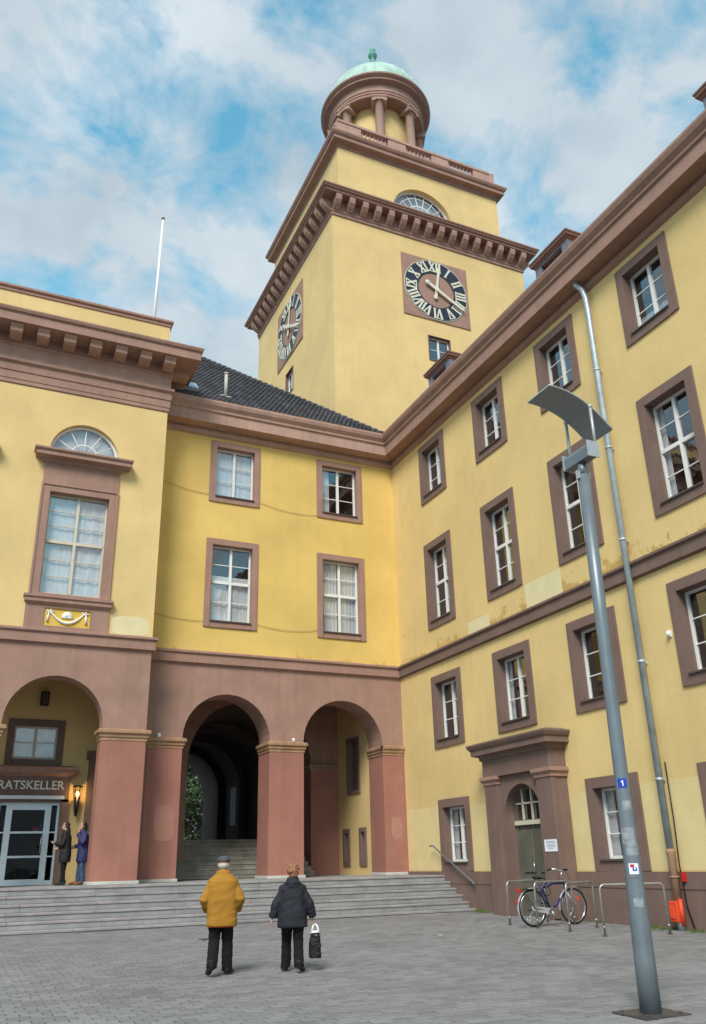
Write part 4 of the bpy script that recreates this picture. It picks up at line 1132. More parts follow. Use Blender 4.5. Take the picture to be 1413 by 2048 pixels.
def clock(pos, rz):
    c = MB().box(-1.96, -.05, -1.9, 1.96, .0, 1.9).build('clock', 'brown_paint', tw, True, loc=pos, rot=(0, 0, rz))
    disc(1.06, 1.84, -.075).build('dial_ring', 'dial_navy', c)
    disc(1.835, 1.86, -.076).build('dial_rim', 'dial_cream', c)
    for k, tx in enumerate(('XII', 'I', 'II', 'III', 'IIII', 'V', 'VI', 'VII', 'VIII', 'IX', 'X', 'XI')):
        me = cmesh(('num', tx), lambda: numeral(tx, .62).mesh('numeral', 'dial_cream'))
        a = -2 * math.pi * k / 12
        link('numeral', me, c, loc=(1.15 * math.sin(-a), -.078, 1.15 * math.cos(a)), rot=(0, -a, 0))
    def hand(name, ang, ln, tail, w, y):
        m = MB()
        m.prism([(-w / 2, -tail), (w / 2, -tail), (w * .42, ln * .9), (0, ln), (-w * .42, ln * .9)], 1, y, y + .03)
        m.ball((0, y + .01, -tail), (w * .8, .03, w * .8))
        m.build(name, 'dial_cream', c, rot=(0, ang, 0))
    hand('hour_hand', rad(9), 1.62, .5, .16, -.14)
    hand('minute_hand', rad(120), 1.86, .62, .18, -.19)
    MB().tube([(0, -.2, 0), (0, -.08, 0)], .13, 12).build('hub', 'dial_cream', c)
clock((19.05, Y0, 29.05), 0)
clock((X0, 36.0, 29.2), -math.pi / 2)
# ================================================================ STREET LAMP
BX, BY = 6.72, 7.42
GB = GZ(BX, BY)
lp = thing('street_lamp', 'tall grey street lamp with curved reflector panel on a square base plate', 'street lamp', (BX, BY, GB))
MB().box(-.30, -.26, 0.0, .30, .26, .012).build('base_plate', 'steel_plate', lp)
for sx in (-1, 1):
    for sy in (-1, 1): MB().tube([(sx * .22, sy * .19, .012), (sx * .22, sy * .19, .03)], .018, 6).build('bolt', 'steel_plate', lp)
TOP = Vector((.085, .0, 6.36))
def lx(z): return TOP.x * z / TOP.z
MB().tube([(lx(z), 0, z) for z in (.01, .5, 1.0, 1.6, 2.4, 4.2, 6.2)], [.112, .108, .102, .090, .080, .078, .078], 28).tube([(lx(6.2), 0, 6.2), (lx(6.3), 0, 6.3), (TOP.x, 0, 6.38)], [.078, .06, .058], 20).build('post', 'lamp_grey', lp)
MB().box(TOP.x + .07, -.03, 6.16, TOP.x + .10, .03, 6.26).box(TOP.x - .10, -.03, 6.14, TOP.x - .07, .03, 6.24).build('clamp', 'lamp_light', lp)
MB().prism([(6.73 - BX, 6.37), (6.87 - BX, 6.37), (6.88 - BX, 6.58), (6.80 - BX, 6.60), (6.73 - BX, 6.52)], 1, 7.18 - BY, 7.67 - BY).build('lamp_housing', 'lamp_grey', lp, bevel=.008)
MB().box(6.71 - BX, 7.165 - BY, 6.365, 6.90 - BX, 7.18 - BY, 6.59).box(6.71 - BX, 7.67 - BY, 6.365, 6.90 - BX, 7.685 - BY, 6.59).build('end_cap', 'lamp_light', lp)
for yy, xa, za in ((7.19, 6.87, 7.13), (7.66, 6.84, 7.12)):
    MB().tube([(xa - BX, yy - BY, 6.45), (xa - BX, yy - BY, za)], .021, 8).build('arm', 'lamp_light', lp)
    MB().ball((xa - BX, yy - BY, za + .0), .032).build('joint', 'lamp_light', lp)
n = 18
def prof(f):   # curved panel, left end high, falling to the right
    x = 6.22 + .98 * f
    z = 7.30 - .02 * f - .44 * f ** 2.4 + .0
    return x - BX, z
for nm, off, mt, yy0, yy1 in (('reflector', 0, 'reflector_grey', 7.20, 7.65),):
    m = MB(); vs = []
    for i in range(n + 1):
        x, z = prof(i / n)
        for yy in (yy0, yy1): vs += [(x, yy - BY, z), (x + .004, yy - BY, z + .022)]
    fs = []
    for i in range(n):
        a, b = 4 * i, 4 * i + 4
        fs += [(a, b, b + 2, a + 2), (a + 1, a + 3, b + 3, b + 1), (a, a + 1, b + 1, b), (a + 2, b + 2, b + 3, a + 3)]
    fs += [(0, 2, 3, 1), (4 * n, 4 * n + 1, 4 * n + 3, 4 * n + 2)]
    m.add(vs, fs); ro = m.build(nm, mt, lp)
    for yy in (yy0 - .008, yy1 + .008):
        MB().tube([(prof(i / n)[0], yy - BY, prof(i / n)[1] + .011) for i in range(n + 1)], .015, 6).build('rim', 'lamp_light', ro)
sd_ = MB()
aa = math.atan2(-BY, -BX) + .9
vs = []
for i in range(7):
    a = aa - .45 + .9 * i / 6
    for z in (.55, .85): vs.append((lx(z) + .1085 * math.cos(a), .1085 * math.sin(a), z))
sd_.add(vs, [(2 * i, 2 * i + 2, 2 * i + 3, 2 * i + 1) for i in range(6)], True)
sd_.build('service_door', 'lamp_grey', lp)
# stickers wrapped on the post, facing the square
def sticker(zc, h, half, mat, off=.0015, th0=None, par=None, name='sticker'):
    r = {True: .09}.get(zc < 1.7, .0805) + off
    if 1.6 < zc < 2.4: r = .090 - (.010) * (zc - 1.6) / .8 + off
    if 1.0 < zc <= 1.6: r = .102 - .012 * (zc - 1.0) / .6 + off
    a0 = math.atan2(-BY, -BX) if th0 is None else th0
    m = MB(); k = 8; vs = []
    for i in range(k + 1):
        a = a0 - half + 2 * half * i / k
        for z in (zc - h / 2, zc + h / 2): vs.append((lx(z) + r * math.cos(a), r * math.sin(a), z))
    m.add(vs, [(2 * i, 2 * i + 2, 2 * i + 3, 2 * i + 1) for i in range(k)], True)
    return m.build(name, mat, lp if par is None else par)
a0 = math.atan2(-BY, -BX)
s1 = sticker(2.30, .105, .62, 'sticker_blue', .002); sticker(2.30, .06, .07, 'sign_white', .0035, a0 + .08); sticker(2.315, .018, .12, 'sign_white', .0034, a0 + .0)
sticker(2.06, .10, .55, 'sticker_worn', .002, a0 + .25)
sticker(1.74, .17, .8, 'sticker_worn', .004, a0 - .1); sticker(1.60, .13, .75, 'sticker_worn', .004, a0 + .2)
sticker(1.40, .11, .55, 'sign_white', .003, a0 + .1); sticker(1.43, .03, .22, 'signal_red', .0045, a0 - .05); sticker(1.395, .035, .25, 'sticker_blue', .0045, a0 + .2); sticker(1.325, .035, .55, 'slate_blue', .0045, a0 + .1); sticker(1.40, .02, .09, 'sign_white', .006, a0 + .2)
sticker(1.06, .09, .5, 'sticker_worn', .004, a0 + .15)

# ================================================================ BICYCLE STANDS AND BICYCLE
def stand(loc, ln, rz, h, label):
    th = thing('bicycle_stand', label, 'bicycle stand', loc, rz, 'steel bicycle stands along the right wing')
    r = .10; pts = [(0, 0, 0), (0, 0, h - r)]
    for k in range(1, 6):
        a = math.pi / 2 * k / 5; pts.append((r - r * math.cos(a), 0, h - r + r * math.sin(a)))
    pts2 = [(ln - p[0], 0, p[2]) for p in pts[::-1]]
    MB().tube(pts + pts2, .023, 10).build('hoop', 'galvanised', th)
    for x in (0, ln): MB().tube([(x, 0, 0), (x, 0, .012)], .05, 12).build('foot_plate', 'steel_plate', th)
    for x in (0, ln): MB().tube([(x, 0, .14), (x, 0, .18)], .027, 8).build('collar', 'galvanised', th)
    return th
for i, (x, y, lb) in enumerate(((11.87, 17.45, 'galvanised hoop stand left of the parked bicycle'), (11.85, 16.35, 'galvanised hoop stand in front of the bicycle rear wheel'), (11.87, 15.27, 'galvanised hoop stand between the bicycle and the last hoop'), (11.80, 14.1, 'galvanised hoop stand farthest right, behind the lamp post'))):
    stand((x, y, GZ(x, y)), (1.2, 1.2, 1.15, 1.32)[i], rad((8, 10, 22, -20)[i]), .93, lb)

bk = thing('bicycle', 'dark blue city bicycle with silver mudguards leaning at the hoop stands', 'bicycle', (11.95, 16.62, GZ(12, 16.6)), rad(2))
bk.scale = (1.08, 1.08, 1.08)
WR, WB = .36, 1.08
def wheel(x):
    w = MB(); nn = 36
    vs = []
    w.tube([(x + (WR - .018) * math.cos(2 * math.pi * k / nn), 0, WR + (WR - .018) * math.sin(2 * math.pi * k / nn)) for k in range(nn + 1)], .019, 8, False, up=(0, 1, 0))
    t = w.build('wheel', 'tyre', bk)
    MB().tube([(x + (WR - .048) * math.cos(2 * math.pi * k / nn), 0, WR + (WR - .048) * math.sin(2 * math.pi * k / nn)) for k in range(nn + 1)], .013, 6, False, up=(0, 1, 0)).build('rim', 'chrome', t)
    sp = MB()
    for k in range(28):
        a = 2 * math.pi * k / 28; s = .03 if k % 2 else -.03
        sp.tube([(x + .03 * math.cos(a + .5), s, WR + .03 * math.sin(a + .5)), (x + (WR - .05) * math.cos(a), 0, WR + (WR - .05) * math.sin(a))], .0016, 3, False)
    sp.build('spokes', 'chrome', t)
    MB().tube([(x, -.05, WR), (x, .05, WR)], .025, 10).build('hub', 'chrome', t)
    return t
wheel(0); wheel(WB)
def fender(x, a0, a1):
    m = MB(); k = 20; vs = []
    for i in range(k + 1):
        a = rad(a0 + (a1 - a0) * i / k)
        for yy, dr in ((-.028, -.012), (0, .0), (.028, -.012)): vs.append((x + (WR + .028 + dr) * math.cos(a), yy, WR + (WR + .028 + dr) * math.sin(a)))
    fs = []
    for i in range(k): fs += [(3 * i, 3 * i + 3, 3 * i + 4, 3 * i + 1), (3 * i + 1, 3 * i + 4, 3 * i + 5, 3 * i + 2)]
    m.add(vs, fs, True); return m.build('mudguard', 'bike_silver', bk)
fender(0, 20, 205); fender(WB, 35, 190)
BB = Vector((.46, 0, .28)); ST = Vector((.30, 0, .74)); HT = Vector((.86, 0, .86)); HB = Vector((.91, 0, .64)); RA = Vector((0, 0, WR)); FA = Vector((WB, 0, WR))
f = MB()
f.tube([BB, ST + Vector((-.03, 0, .06))], .024, 8).tube([BB, HB], .027, 8).tube([ST, ST.lerp(HT, .5) + Vector((0, 0, .015)), HT - Vector((-.01, 0, .04))], .024, 8).tube([HB + Vector((.01, 0, -.03)), HT + Vector((0, 0, .02))], .022, 8)
for s in (-1, 1):
    f.tube([BB + Vector((0, s * .03, 0)), RA + Vector((0, s * .055, 0))], .011, 6).tube([ST + Vector((0, s * .02, -.02)), RA + Vector((0, s * .055, 0))], .009, 6)
f.build('frame', 'bike_blue', bk)
fk = MB()
for s in (-1, 1): fk.tube([HB + Vector((.01, s * .05, -.04)), Vector((1.0, s * .05, .5)), FA + Vector((0, s * .05, 0))], [.014, .012, .009], 6)
fk.tube([HB + Vector((.01, -.06, -.03)), HB + Vector((.01, .06, -.03))], .016, 6).build('fork', 'bike_silver', bk)
MB().tube([ST + Vector((-.03, 0, .05)), ST + Vector((-.06, 0, .17))], .013, 8).build('seat_post', 'chrome', bk)
sd = MB(); q = ST + Vector((-.06, 0, .18))
sd.tube([q + Vector((-.15, 0, .01)), q + Vector((-.11, 0, .015)), q + Vector((0, 0, .01)), q + Vector((.1, 0, .0)), q + Vector((.15, 0, -.01))], [.05, .095, .07, .035, .02], 12, True, .4, up=(0, 1, 0))
sd.build('saddle', 'black_metal', bk)
MB().tube([HT, HT + Vector((-.03, 0, .13)), HT + Vector((.02, 0, .19))], .014, 8).build('stem', 'chrome', bk)
hb = MB(); H = HT + Vector((.02, 0, .19))
for s in (-1, 1): hb.tube([H, H + Vector((.03, s * .12, .02)), H + Vector((-.03, s * .24, .05)), H + Vector((-.17, s * .28, .03))], .011, 8)
hbo = hb.build('handlebar', 'chrome', bk)
for s in (-1, 1): MB().tube([H + Vector((-.09, s * .262, .04)), H + Vector((-.19, s * .285, .027))], .017, 8).build('grip', 'black_metal', bk)
MB().tube([H + Vector((.0, -.1, .0)), H + Vector((.12, -.05, -.12)), HB + Vector((.06, 0, .02))], .004, 4).tube([H + Vector((0, .1, 0)), H + Vector((.1, .06, .05)), H + Vector((-.12, .02, -.18)), ST], .004, 4).build('brake_cable', 'black_metal', bk)
MB().tube([BB + Vector((0, -.045, 0)), BB + Vector((0, -.055, 0))], .09, 20).build('chainring', 'chrome', bk)
cg = MB().prism([(BB.x + .02, BB.z + .06), (BB.x + .02, BB.z - .06), (-.04, WR - .055), (-.05, WR + .045)], 1, -.052, -.040).build('chain_guard', 'bike_silver', bk)
cr_ = MB().tube([BB + Vector((0, -.06, 0)), BB + Vector((.06, -.075, -.15))], .011, 6).tube([BB + Vector((0, .06, 0)), BB + Vector((-.06, .075, .15))], .011, 6).build('crank', 'chrome', bk)
MB().box(BB.x + .01, -.17, BB.z - .165, BB.x + .11, -.085, BB.z - .14).build('pedal', 'black_metal', bk)
MB().box(BB.x - .11, .085, BB.z + .14, BB.x - .01, .17, BB.z + .165).build('pedal', 'black_metal', bk)
MB().box(-.30, -.05, .725, .15, .05, .735).tube([(-.25, -.05, .73), (0, -.055, WR)], .006, 4).tube([(-.25, .05, .73), (0, .055, WR)], .006, 4).build('carrier', 'black_metal', bk)
MB().box(-.345, -.05, .66, -.31, .05, .735).build('rear_lamp', 'signal_red', bk, bevel=.008)
MB().box(-.41, -.03, .46, -.385, .03, .53).build('reflector', 'signal_red', bk, bevel=.006)
MB().tube([(WB + .14, -.016, WR + .14), (WB + .14, .016, WR + .14)], .035, 10).build('spoke_reflector', 'signal_orange', bk)
MB().ball((WB - .05, 0, .80), (.06, .05, .05)).build('head_lamp', 'chrome', bk)
lk = MB().tube([Vector((.40, 0, .70)) + Vector((.09 * math.cos(a), .03 * math.sin(2 * a), .12 * math.sin(a))) for a in [k * math.pi / 8 for k in range(17)]], .011, 6, False)
lk.build('cable_lock', 'black_metal', bk)
MB().tube([BB + Vector((-.06, .06, -.02)), Vector((.30, .20, .0))], .009, 6).build('kickstand', 'chrome', bk)

# ================================================================ PEOPLE
def hand(m, w, d, palm, s, curl=.5, th=1):
    """palm and five fingers; w wrist, d direction, palm = palm normal, th = thumb side sign"""
    w, d, palm = Vector(w), Vector(d).normalized(), Vector(palm).normalized()
    side = d.cross(palm).normalized() * th
    m.tube([w - d * .02 * s, w + d * .02 * s, w + d * .05 * s, w + d * .088 * s], [.024 * s, .030 * s, .037 * s, .034 * s], 10, True, .5, up=tuple(side))
    for i, (o, L) in enumerate(((.027, .072), (.009, .08), (-.010, .074), (-.027, .058))):
        p = w + d * .08 * s + side * o * s; pts = [p]; dd = d.copy()
        for k in range(3):
            dd = (dd * math.cos(curl * (.5 + .25 * k)) + palm * math.sin(curl * (.5 + .25 * k))).normalized()
            p = p + dd * L * s / 3; pts.append(p)
        m.tube(pts, [.0095 * s, .009 * s, .0085 * s, .0065 * s], 7)
    p = w + d * .03 * s + side * .03 * s
    m.tube([p, p + (side * .6 + d * .6 + palm * .3) * .035 * s, p + (side * .5 + d * 1.1 + palm * .7) * .05 * s], [.012 * s, .0105 * s, .008 * s], 7)
def head(m, c, f, s):
    """head mesh round centre c facing f: skull, jaw, nose, brow, ears"""
    c, f = Vector(c), Vector(f).normalized(); up = Vector((0, 0, 1)); r = f.cross(up).normalized()
    def el(o, rr, n=14, k=10):
        vs = []; fs = []
        for j in range(k + 1):
            t = math.pi * j / k
            for i in range(n):
                p = 2 * math.pi * i / n
                vs.append(o + r * rr[0] * math.sin(t) * math.cos(p) + f * rr[1] * math.sin(t) * math.sin(p) + up * rr[2] * math.cos(t))
        for j in range(k):
            for i in range(n): fs.append((j * n + i, j * n + (i + 1) % n, (j + 1) * n + (i + 1) % n, (j + 1) * n + i))
        m.add(vs, fs, True)
    el(c + up * .025 * s - f * .01 * s, (.074 * s, .092 * s, .088 * s)); el(c - up * .045 * s + f * .028 * s, (.056 * s, .062 * s, .068 * s))
    m.tube([c + f * .085 * s + up * .015 * s, c + f * .105 * s - up * .025 * s, c + f * .082 * s - up * .034 * s], [.010 * s, .016 * s, .012 * s], 7)
    el(c + f * .08 * s - up * .062 * s, (.022 * s, .012 * s, .009 * s), 8, 6)
    for q in (-1, 1): el(c + r * q * .076 * s - f * .005 * s, (.012 * s, .02 * s, .032 * s), 8, 6)
def limb(m, a, b, c, r, n=12, flat=1.):
    a, b, c = Vector(a), Vector(b), Vector(c)
    m.tube([a, a.lerp(b, .35), a.lerp(b, .75), b, b.lerp(c, .3), b.lerp(c, .75), c], [r[0], r[0] * .98, (r[0] + r[1]) / 2 * .98, r[1], r[1] * 1.02, (r[1] + r[2]) / 2, r[2]], n, True, flat)
def torso(m, rings, n=20):
    """rings of (centre x, centre y, z, half width, half depth)"""
    vs = []; fs = []
    for (x, y, z, a, b) in rings:
        for i in range(n):
            t = 2 * math.pi * i / n
            ct, st = math.cos(t), math.sin(t)
            e = .8
            vs.append((x + a * abs(ct) ** e * (1 if ct > 0 else -1), y + b * abs(st) ** e * (1 if st > 0 else -1), z))
    k = len(rings)
    for j in range(k - 1):
        for i in range(n): fs.append((j * n + i, j * n + (i + 1) % n, (j + 1) * n + (i + 1) % n, (j + 1) * n + i))
    fs += [tuple(range(n))[::-1], tuple((k - 1) * n + i for i in range(n))]
    m.add(vs, fs, True)
def crumple(me, amp, sc, seed, zlo=-9, zhi=9):
    nr = [v.normal.copy() for v in me.vertices]
    co = []
    for v, n_ in zip(me.vertices, nr):
        p = Vector((v.co.x * sc, v.co.y * sc, v.co.z * sc * 1.8 + seed))
        r_ = Vector((v.co.x * sc * .55 + v.co.z * sc * .5, v.co.y * sc * .55, v.co.z * sc * 1.5 - v.co.x * sc * .7 + seed))
        q = v.co + n_ * ((.5 - 1.6 * abs(noise.noise(r_))) * amp * 1.1 + noise.noise(p * .6) * amp * .8)
        co += [q.x, q.y, q.z]
    me.vertices.foreach_set('co', co)
    me.update()
def shoe(m, heel, d, s, lift=0.):
    """shoe with sole; heel on ground point, d heading; lift raises the heel"""
    h, d = Vector(heel), Vector((d[0], d[1], 0)).normalized(); up = Vector((0, 0, 1))
    pts = [h - d * .03 * s + up * (.05 * s + lift), h + d * .03 * s + up * (.055 * s + lift * .9), h + d * .11 * s + up * (.045 * s + lift * .45), h + d * .19 * s + up * .034 * s, h + d * .235 * s + up * .028 * s]
    m.tube(pts, [.036 * s, .044 * s, .046 * s, .044 * s, .02 * s], 12, True, [1.1, 1., .8, .65, .6], up=tuple(d.cross(up)))
    m.tube([h + up * (.05 * s + lift), h + up * (.13 * s + lift)], [.042 * s, .04 * s], 10)
class Fig: pass
def figure(name, label, loc, rz, H, J, coat, coat_rings, sleeve_r, trousers, leg_r, shoes, hem, hands, face, voxel=.0105, hood=(), hs=1., lifts=(0, 0), seed=1, collar=None, amp=.012):
    """local frame: +y is where the figure faces; J = joint positions in metres"""
    th = thing(name, label, 'person', loc, rz)
    s = H / 1.72
    b = MB()
    torso(b, [(J['hip'][0], J['hip'][1], J['hip'][2] - .10, .13 * s, .10 * s), (J['hip'][0], J['hip'][1], J['hip'][2], .155 * s, .11 * s), (J['chest'][0] * .5 + J['hip'][0] * .5, J['chest'][1] * .5 + J['hip'][1] * .5, (J['chest'][2] + J['hip'][2]) / 2, .135 * s, .095 * s), (*J['chest'], .13 * s, .09 * s), (J['neck'][0], J['neck'][1], J['neck'][2] - .07 * s, .085 * s, .065 * s), (*J['neck'], .055 * s, .055 * s)])
    b.tube([Vector(J['neck']) - Vector((0, 0, .04)), J['neck'], Vector(J['head']) - Vector((0, 0, .05 * s))], [.065 * s, .052 * s, .05 * s], 12)
    head(b, J['head'], face, s * hs)
    for k, q in (('l', -1), ('r', 1)):
        limb(b, Vector(J['sh_' + k]) - Vector((J['sh_' + k][0] * .2, 0, .07)), J['el_' + k], J['wr_' + k], (.036 * s, .032 * s, .025 * s))
        limb(b, J['th_' + k], J['kn_' + k], J['an_' + k], (.07 * s, .046 * s, .026 * s))
        d = (Vector(J['wr_' + k]) - Vector(J['el_' + k])).normalized()
        hp = hands[k]
        hand(b, Vector(J['wr_' + k]), hp.get('d', d), hp['palm'], s, hp.get('curl', .5), hp.get('th', q))
    body = link('body', remesh(b, 'body', 'skin', .0075 * s, 2), th)
    # coat
    c = MB()
    torso(c, coat_rings, 24)
    for k in 'lr':
        a, e, w = Vector(J['sh_' + k]), Vector(J['el_' + k]), Vector(J['wr_' + k])
        limb(c, a + (Vector((J['chest'][0], a.y, a.z)) - a) * .18 - Vector((0, 0, .03)), e, w, sleeve_r)
        c.ball(tuple(a - Vector((a.x * .12, 0, .02))), sleeve_r[0] * .92)
    for hb_ in hood: c.ball(*hb_)
    me = remesh(c, 'coat', coat, voxel, 4)
    crumple(me, amp * .7, 6.5, seed)
    link('coat', me, body)
    if collar:
        cm = MB(); torso(cm, collar, 18); me = remesh(cm, 'collar', coat, .008, 3); link('collar', me, body)
    t = MB()
    hp = J['hip']
    torso(t, [(hp[0], hp[1], hp[2] - .16, .15 * s, .115 * s), (hp[0], hp[1], hp[2] - .02, .168 * s, .125 * s), (hp[0], hp[1], hp[2] + .08, .155 * s, .12 * s)])
    for k in 'lr':
        an = Vector(J['an_' + k])
        limb(t, J['th_' + k], J['kn_' + k], an + (an - Vector(J['kn_' + k])).normalized() * .035, leg_r, 14)
    me = remesh(t, 'trousers', trousers, .011, 3); crumple(me, .007, 14, seed + 3); link('trousers', me, body)
    for i, k in enumerate('lr'):
        m = MB(); an = Vector(J['an_' + k]); kn = Vector(J['kn_' + k])
        yaw = J.get('yaw_' + k, -.28 if k == 'l' else .28)
        shoe(m, (an.x, an.y - .035, 0), (math.sin(yaw), math.cos(yaw)), s * 1.15, lifts[i])
        link('shoe', remesh(m, 'shoe', shoes, .009, 2), body)
    return th, body
def face_parts(body, c, f, s):
    c, f = Vector(c), Vector(f).normalized(); up = Vector((0, 0, 1)); r = f.cross(up).normalized()
    for q in (-1, 1):
        MB().ball(tuple(c + f * .078 * s + r * q * .03 * s + up * .012 * s), .011 * s).build('eye', 'black_metal', body)
    MB().ball(tuple(c + f * .088 * s - up * .062 * s), (.02 * s, .008 * s, .006 * s)).build('mouth', 'signal_red', body)

HE = math.atan2(-3.65 + .14, 12.8 + .25)   # direction away from the camera
# man in the mustard coat, hands in his pockets
J = dict(hip=(0, 0, .82), chest=(0, .02, 1.18), neck=(0, .05, 1.40), head=(0, .085, 1.49), sh_l=(-.185, .02, 1.262), sh_r=(.185, .02, 1.262), el_l=(-.265, -.04, 1.02), el_r=(.265, -.04, 1.02), wr_l=(-.225, .12, .865), wr_r=(.225, .12, .865),
         th_l=(-.095, 0, .80), th_r=(.085, 0, .80), kn_l=(-.105, .03, .45), kn_r=(.085, .11, .46), an_l=(-.115, -.17, .15), an_r=(.09, .12, .08))
mth, mb_ = figure('person', 'person in mustard coat and grey cap walking towards the steps', (3.67, 12.86, GZ(3.67, 12.86)), HE - rad(4), 1.64, J, 'coat_mustard',
       [(0, 0, .655, .225, .165), (0, 0, .70, .228, .168), (0, .0, .85, .222, .165), (0, .0, 1.0, .215, .16), (0, .01, 1.15, .225, .16), (0, .015, 1.27, .22, .145), (0, .03, 1.335, .16, .12), (0, .045, 1.38, .095, .09), (0, .05, 1.42, .08, .08)],
       (.078, .072, .060), 'trouser_black', (.096, .080, .076), 'shoe_black', .66,
       {'l': dict(palm=(1, 0, 0), d=(.3, .6, -.7)), 'r': dict(palm=(-1, 0, 0), d=(-.3, .6, -.7))}, (0, 1, -.12), lifts=(.085, 0), seed=2, hs=1.1,
       collar=[(0, .035, 1.33, .125, .11), (0, .045, 1.375, .115, .105), (0, .05, 1.415, .10, .098)])
face_parts(mb_, J['head'], (0, 1, -.12), .95)
m = MB(); hc = Vector(J['head'])
m.ball(tuple(hc + Vector((0, -.012, .0))), (.084, .098, .066), 16, 12)
me = remesh(m, 'hair', 'hair_white', .008, 1); link('hair', me, mb_)
m = MB(); m.ball(tuple(hc + Vector((0, .0, .072))), (.098, .120, .066), 18, 12); m.tube([hc + Vector((0, .08, .03)), hc + Vector((0, .135, .02))], [.07, .055], 14, True, .2, up=(1, 0, 0))
link('cap', remesh(m, 'cap', 'cap_grey', .008, 2), mb_)
m = MB(); torso(m, [(0, 0, .645, .215, .155), (0, 0, .665, .218, .158)], 24); link('coat_lining', m.mesh('coat_lining', 'signal_orange'), mb_)

# woman in the dark quilted jacket with a carrier bag
J = dict(hip=(0, 0, .74), chest=(0, .02, 1.06), neck=(0, .04, 1.265), head=(0.01, .06, 1.375), sh_l=(-.16, .02, 1.142), sh_r=(.16, .02, 1.142), el_l=(-.245, -.03, .93), el_r=(.25, -.02, .93), wr_l=(-.30, -.02, .735), wr_r=(.305, .03, .735),
         th_l=(-.085, 0, .72), th_r=(.085, 0, .72), kn_l=(-.095, .15, .42), kn_r=(.085, .0, .40), an_l=(-.105, .16, .085), an_r=(.10, -.15, .12))
wth, wb = figure('person', 'person in dark padded jacket with reddish hair walking beside the mustard coat', (4.70, 12.62, GZ(4.7, 12.62)), HE - rad(8), 1.50, J, 'coat_navy',
       [(0, 0, .605, .222, .17), (0, 0, .64, .226, .172), (0, 0, .76, .215, .165), (0, .0, .90, .195, .15), (0, .01, 1.03, .19, .145), (0, .015, 1.13, .185, .13), (0, .03, 1.20, .13, .105), (0, .04, 1.25, .085, .085)],
       (.076, .068, .060), 'trouser_black', (.090, .074, .074), 'shoe_black', .6,
       {'l': dict(palm=(1, .2, 0), curl=.7), 'r': dict(palm=(-1, 0, 0), curl=1.5)}, (0, 1, -.08), lifts=(.0, .05), seed=7, amp=.016, hood=(((0, -.055, 1.215), (.115, .075, .055)), ((0, -.07, 1.17), (.10, .06, .05))),
       collar=[(0, .03, 1.20, .105, .10), (0, .035, 1.25, .10, .095), (0, .04, 1.295, .085, .085)])
face_parts(wb, J['head'], (0, 1, -.08), .87)
m = MB(); hc = Vector(J['head'])
m.ball(tuple(hc + Vector((0, -.018, .02))), (.094, .105, .10), 18, 14); m.ball(tuple(hc + Vector((0, -.035, -.03))), (.08, .075, .09), 14, 10); m.ball(tuple(hc + Vector((.02, -.03, .07))), (.06, .07, .05), 12, 8)
me = remesh(m, 'hair', 'hair_red', .007, 1); crumple(me, .016, 18, 4); link('hair', me, wb)
wr = Vector(J['wr_r']); 
bg_ = thing('carrier_bag', 'black carrier bag with white handles held by the person in the padded jacket', 'bag', (4.70, 12.62, GZ(4.7, 12.62)), HE - rad(8))
gx, gy, gz = wr.x + .03, wr.y + .02, wr.z - .10
m = MB()
for s in (-1, 1):
    m.tube([(gx - .055, gy + s * .02, gz - .13), (gx - .03, gy + s * .012, gz - .03), (gx, gy, gz + .005), (gx + .035, gy + s * .012, gz - .03), (gx + .06, gy + s * .02, gz - .13)], [.018, .014, .012, .014, .018], 7, True, .35)
hh = m.build('handle', 'plastic_white', bg_)
m = MB(); torso(m, [(gx, gy, gz - .46, .085, .055), (gx, gy, gz - .44, .092, .06), (gx, gy, gz - .30, .09, .055), (gx, gy, gz - .15, .075, .04), (gx, gy, gz - .12, .07, .03)], 18)
me = remesh(m, 'bag', 'coat_black', .008, 1); crumple(me, .010, 14, 9); link('bag', me, bg_)
m = MB(); torso(m, [(gx, gy, gz - .155, .077, .043), (gx, gy, gz - .12, .072, .034), (gx, gy, gz - .09, .055, .02)], 18); m.build('bag_top', 'plastic_white', bg_)

# the pair in front of the cellar entrance (faces towards -x)
def pair(name, label, loc, rz, coat, trousers, shoes, hair, H, J, rings, sl, legr, hands, face, long_hair, seed):
    th, bd = figure(name, label, loc, rz, H, J, coat, rings, sl, trousers, legr, shoes, .6, hands, face, seed=seed, amp=.012, collar=[(0, .03, J['neck'][2] - .05, .10, .095), (0, .035, J['neck'][2] + .01, .085, .082)])
    s = H / 1.72
    face_parts(bd, J['head'], face, s)
    m = MB(); hc = Vector(J['head']); f = Vector(face).normalized()
    m.ball(tuple(hc - f * .03 * s + Vector((0, 0, .03 * s))), (.086 * s, .088 * s, .088 * s), 16, 12)
    if long_hair:
        m.tube([hc - f * .06 * s + Vector((0, 0, .0)), hc - f * .095 * s + Vector((0, 0, -.14)), hc - f * .10 * s + Vector((0, 0, -.34))], [.08 * s, .09 * s, .05 * s], 12, True, .6, up=(1, 0, 0))
    else:
        m.tube([hc - f * .05 * s + Vector((0, 0, .0)), hc - f * .06 * s + Vector((0, 0, -.12))], [.085 * s, .075 * s], 12)
    me = remesh(m, 'hair', hair, .007, 1); crumple(me, .008, 24, seed); link('hair', me, bd)
    return th
Jp = dict(hip=(0, 0, .86), chest=(0, .02, 1.22), neck=(0, .04, 1.44), head=(0, .06, 1.555), sh_l=(-.17, .02, 1.33), sh_r=(.17, .02, 1.33), el_l=(-.20, .06, 1.06), el_r=(.20, .06, 1.06), wr_l=(-.14, .28, 1.10), wr_r=(.12, .24, .98),
          th_l=(-.08, 0, .84), th_r=(.08, 0, .84), kn_l=(-.085, .02, .46), kn_r=(.085, .03, .46), an_l=(-.09, -.02, .085), an_r=(.09, .05, .085))
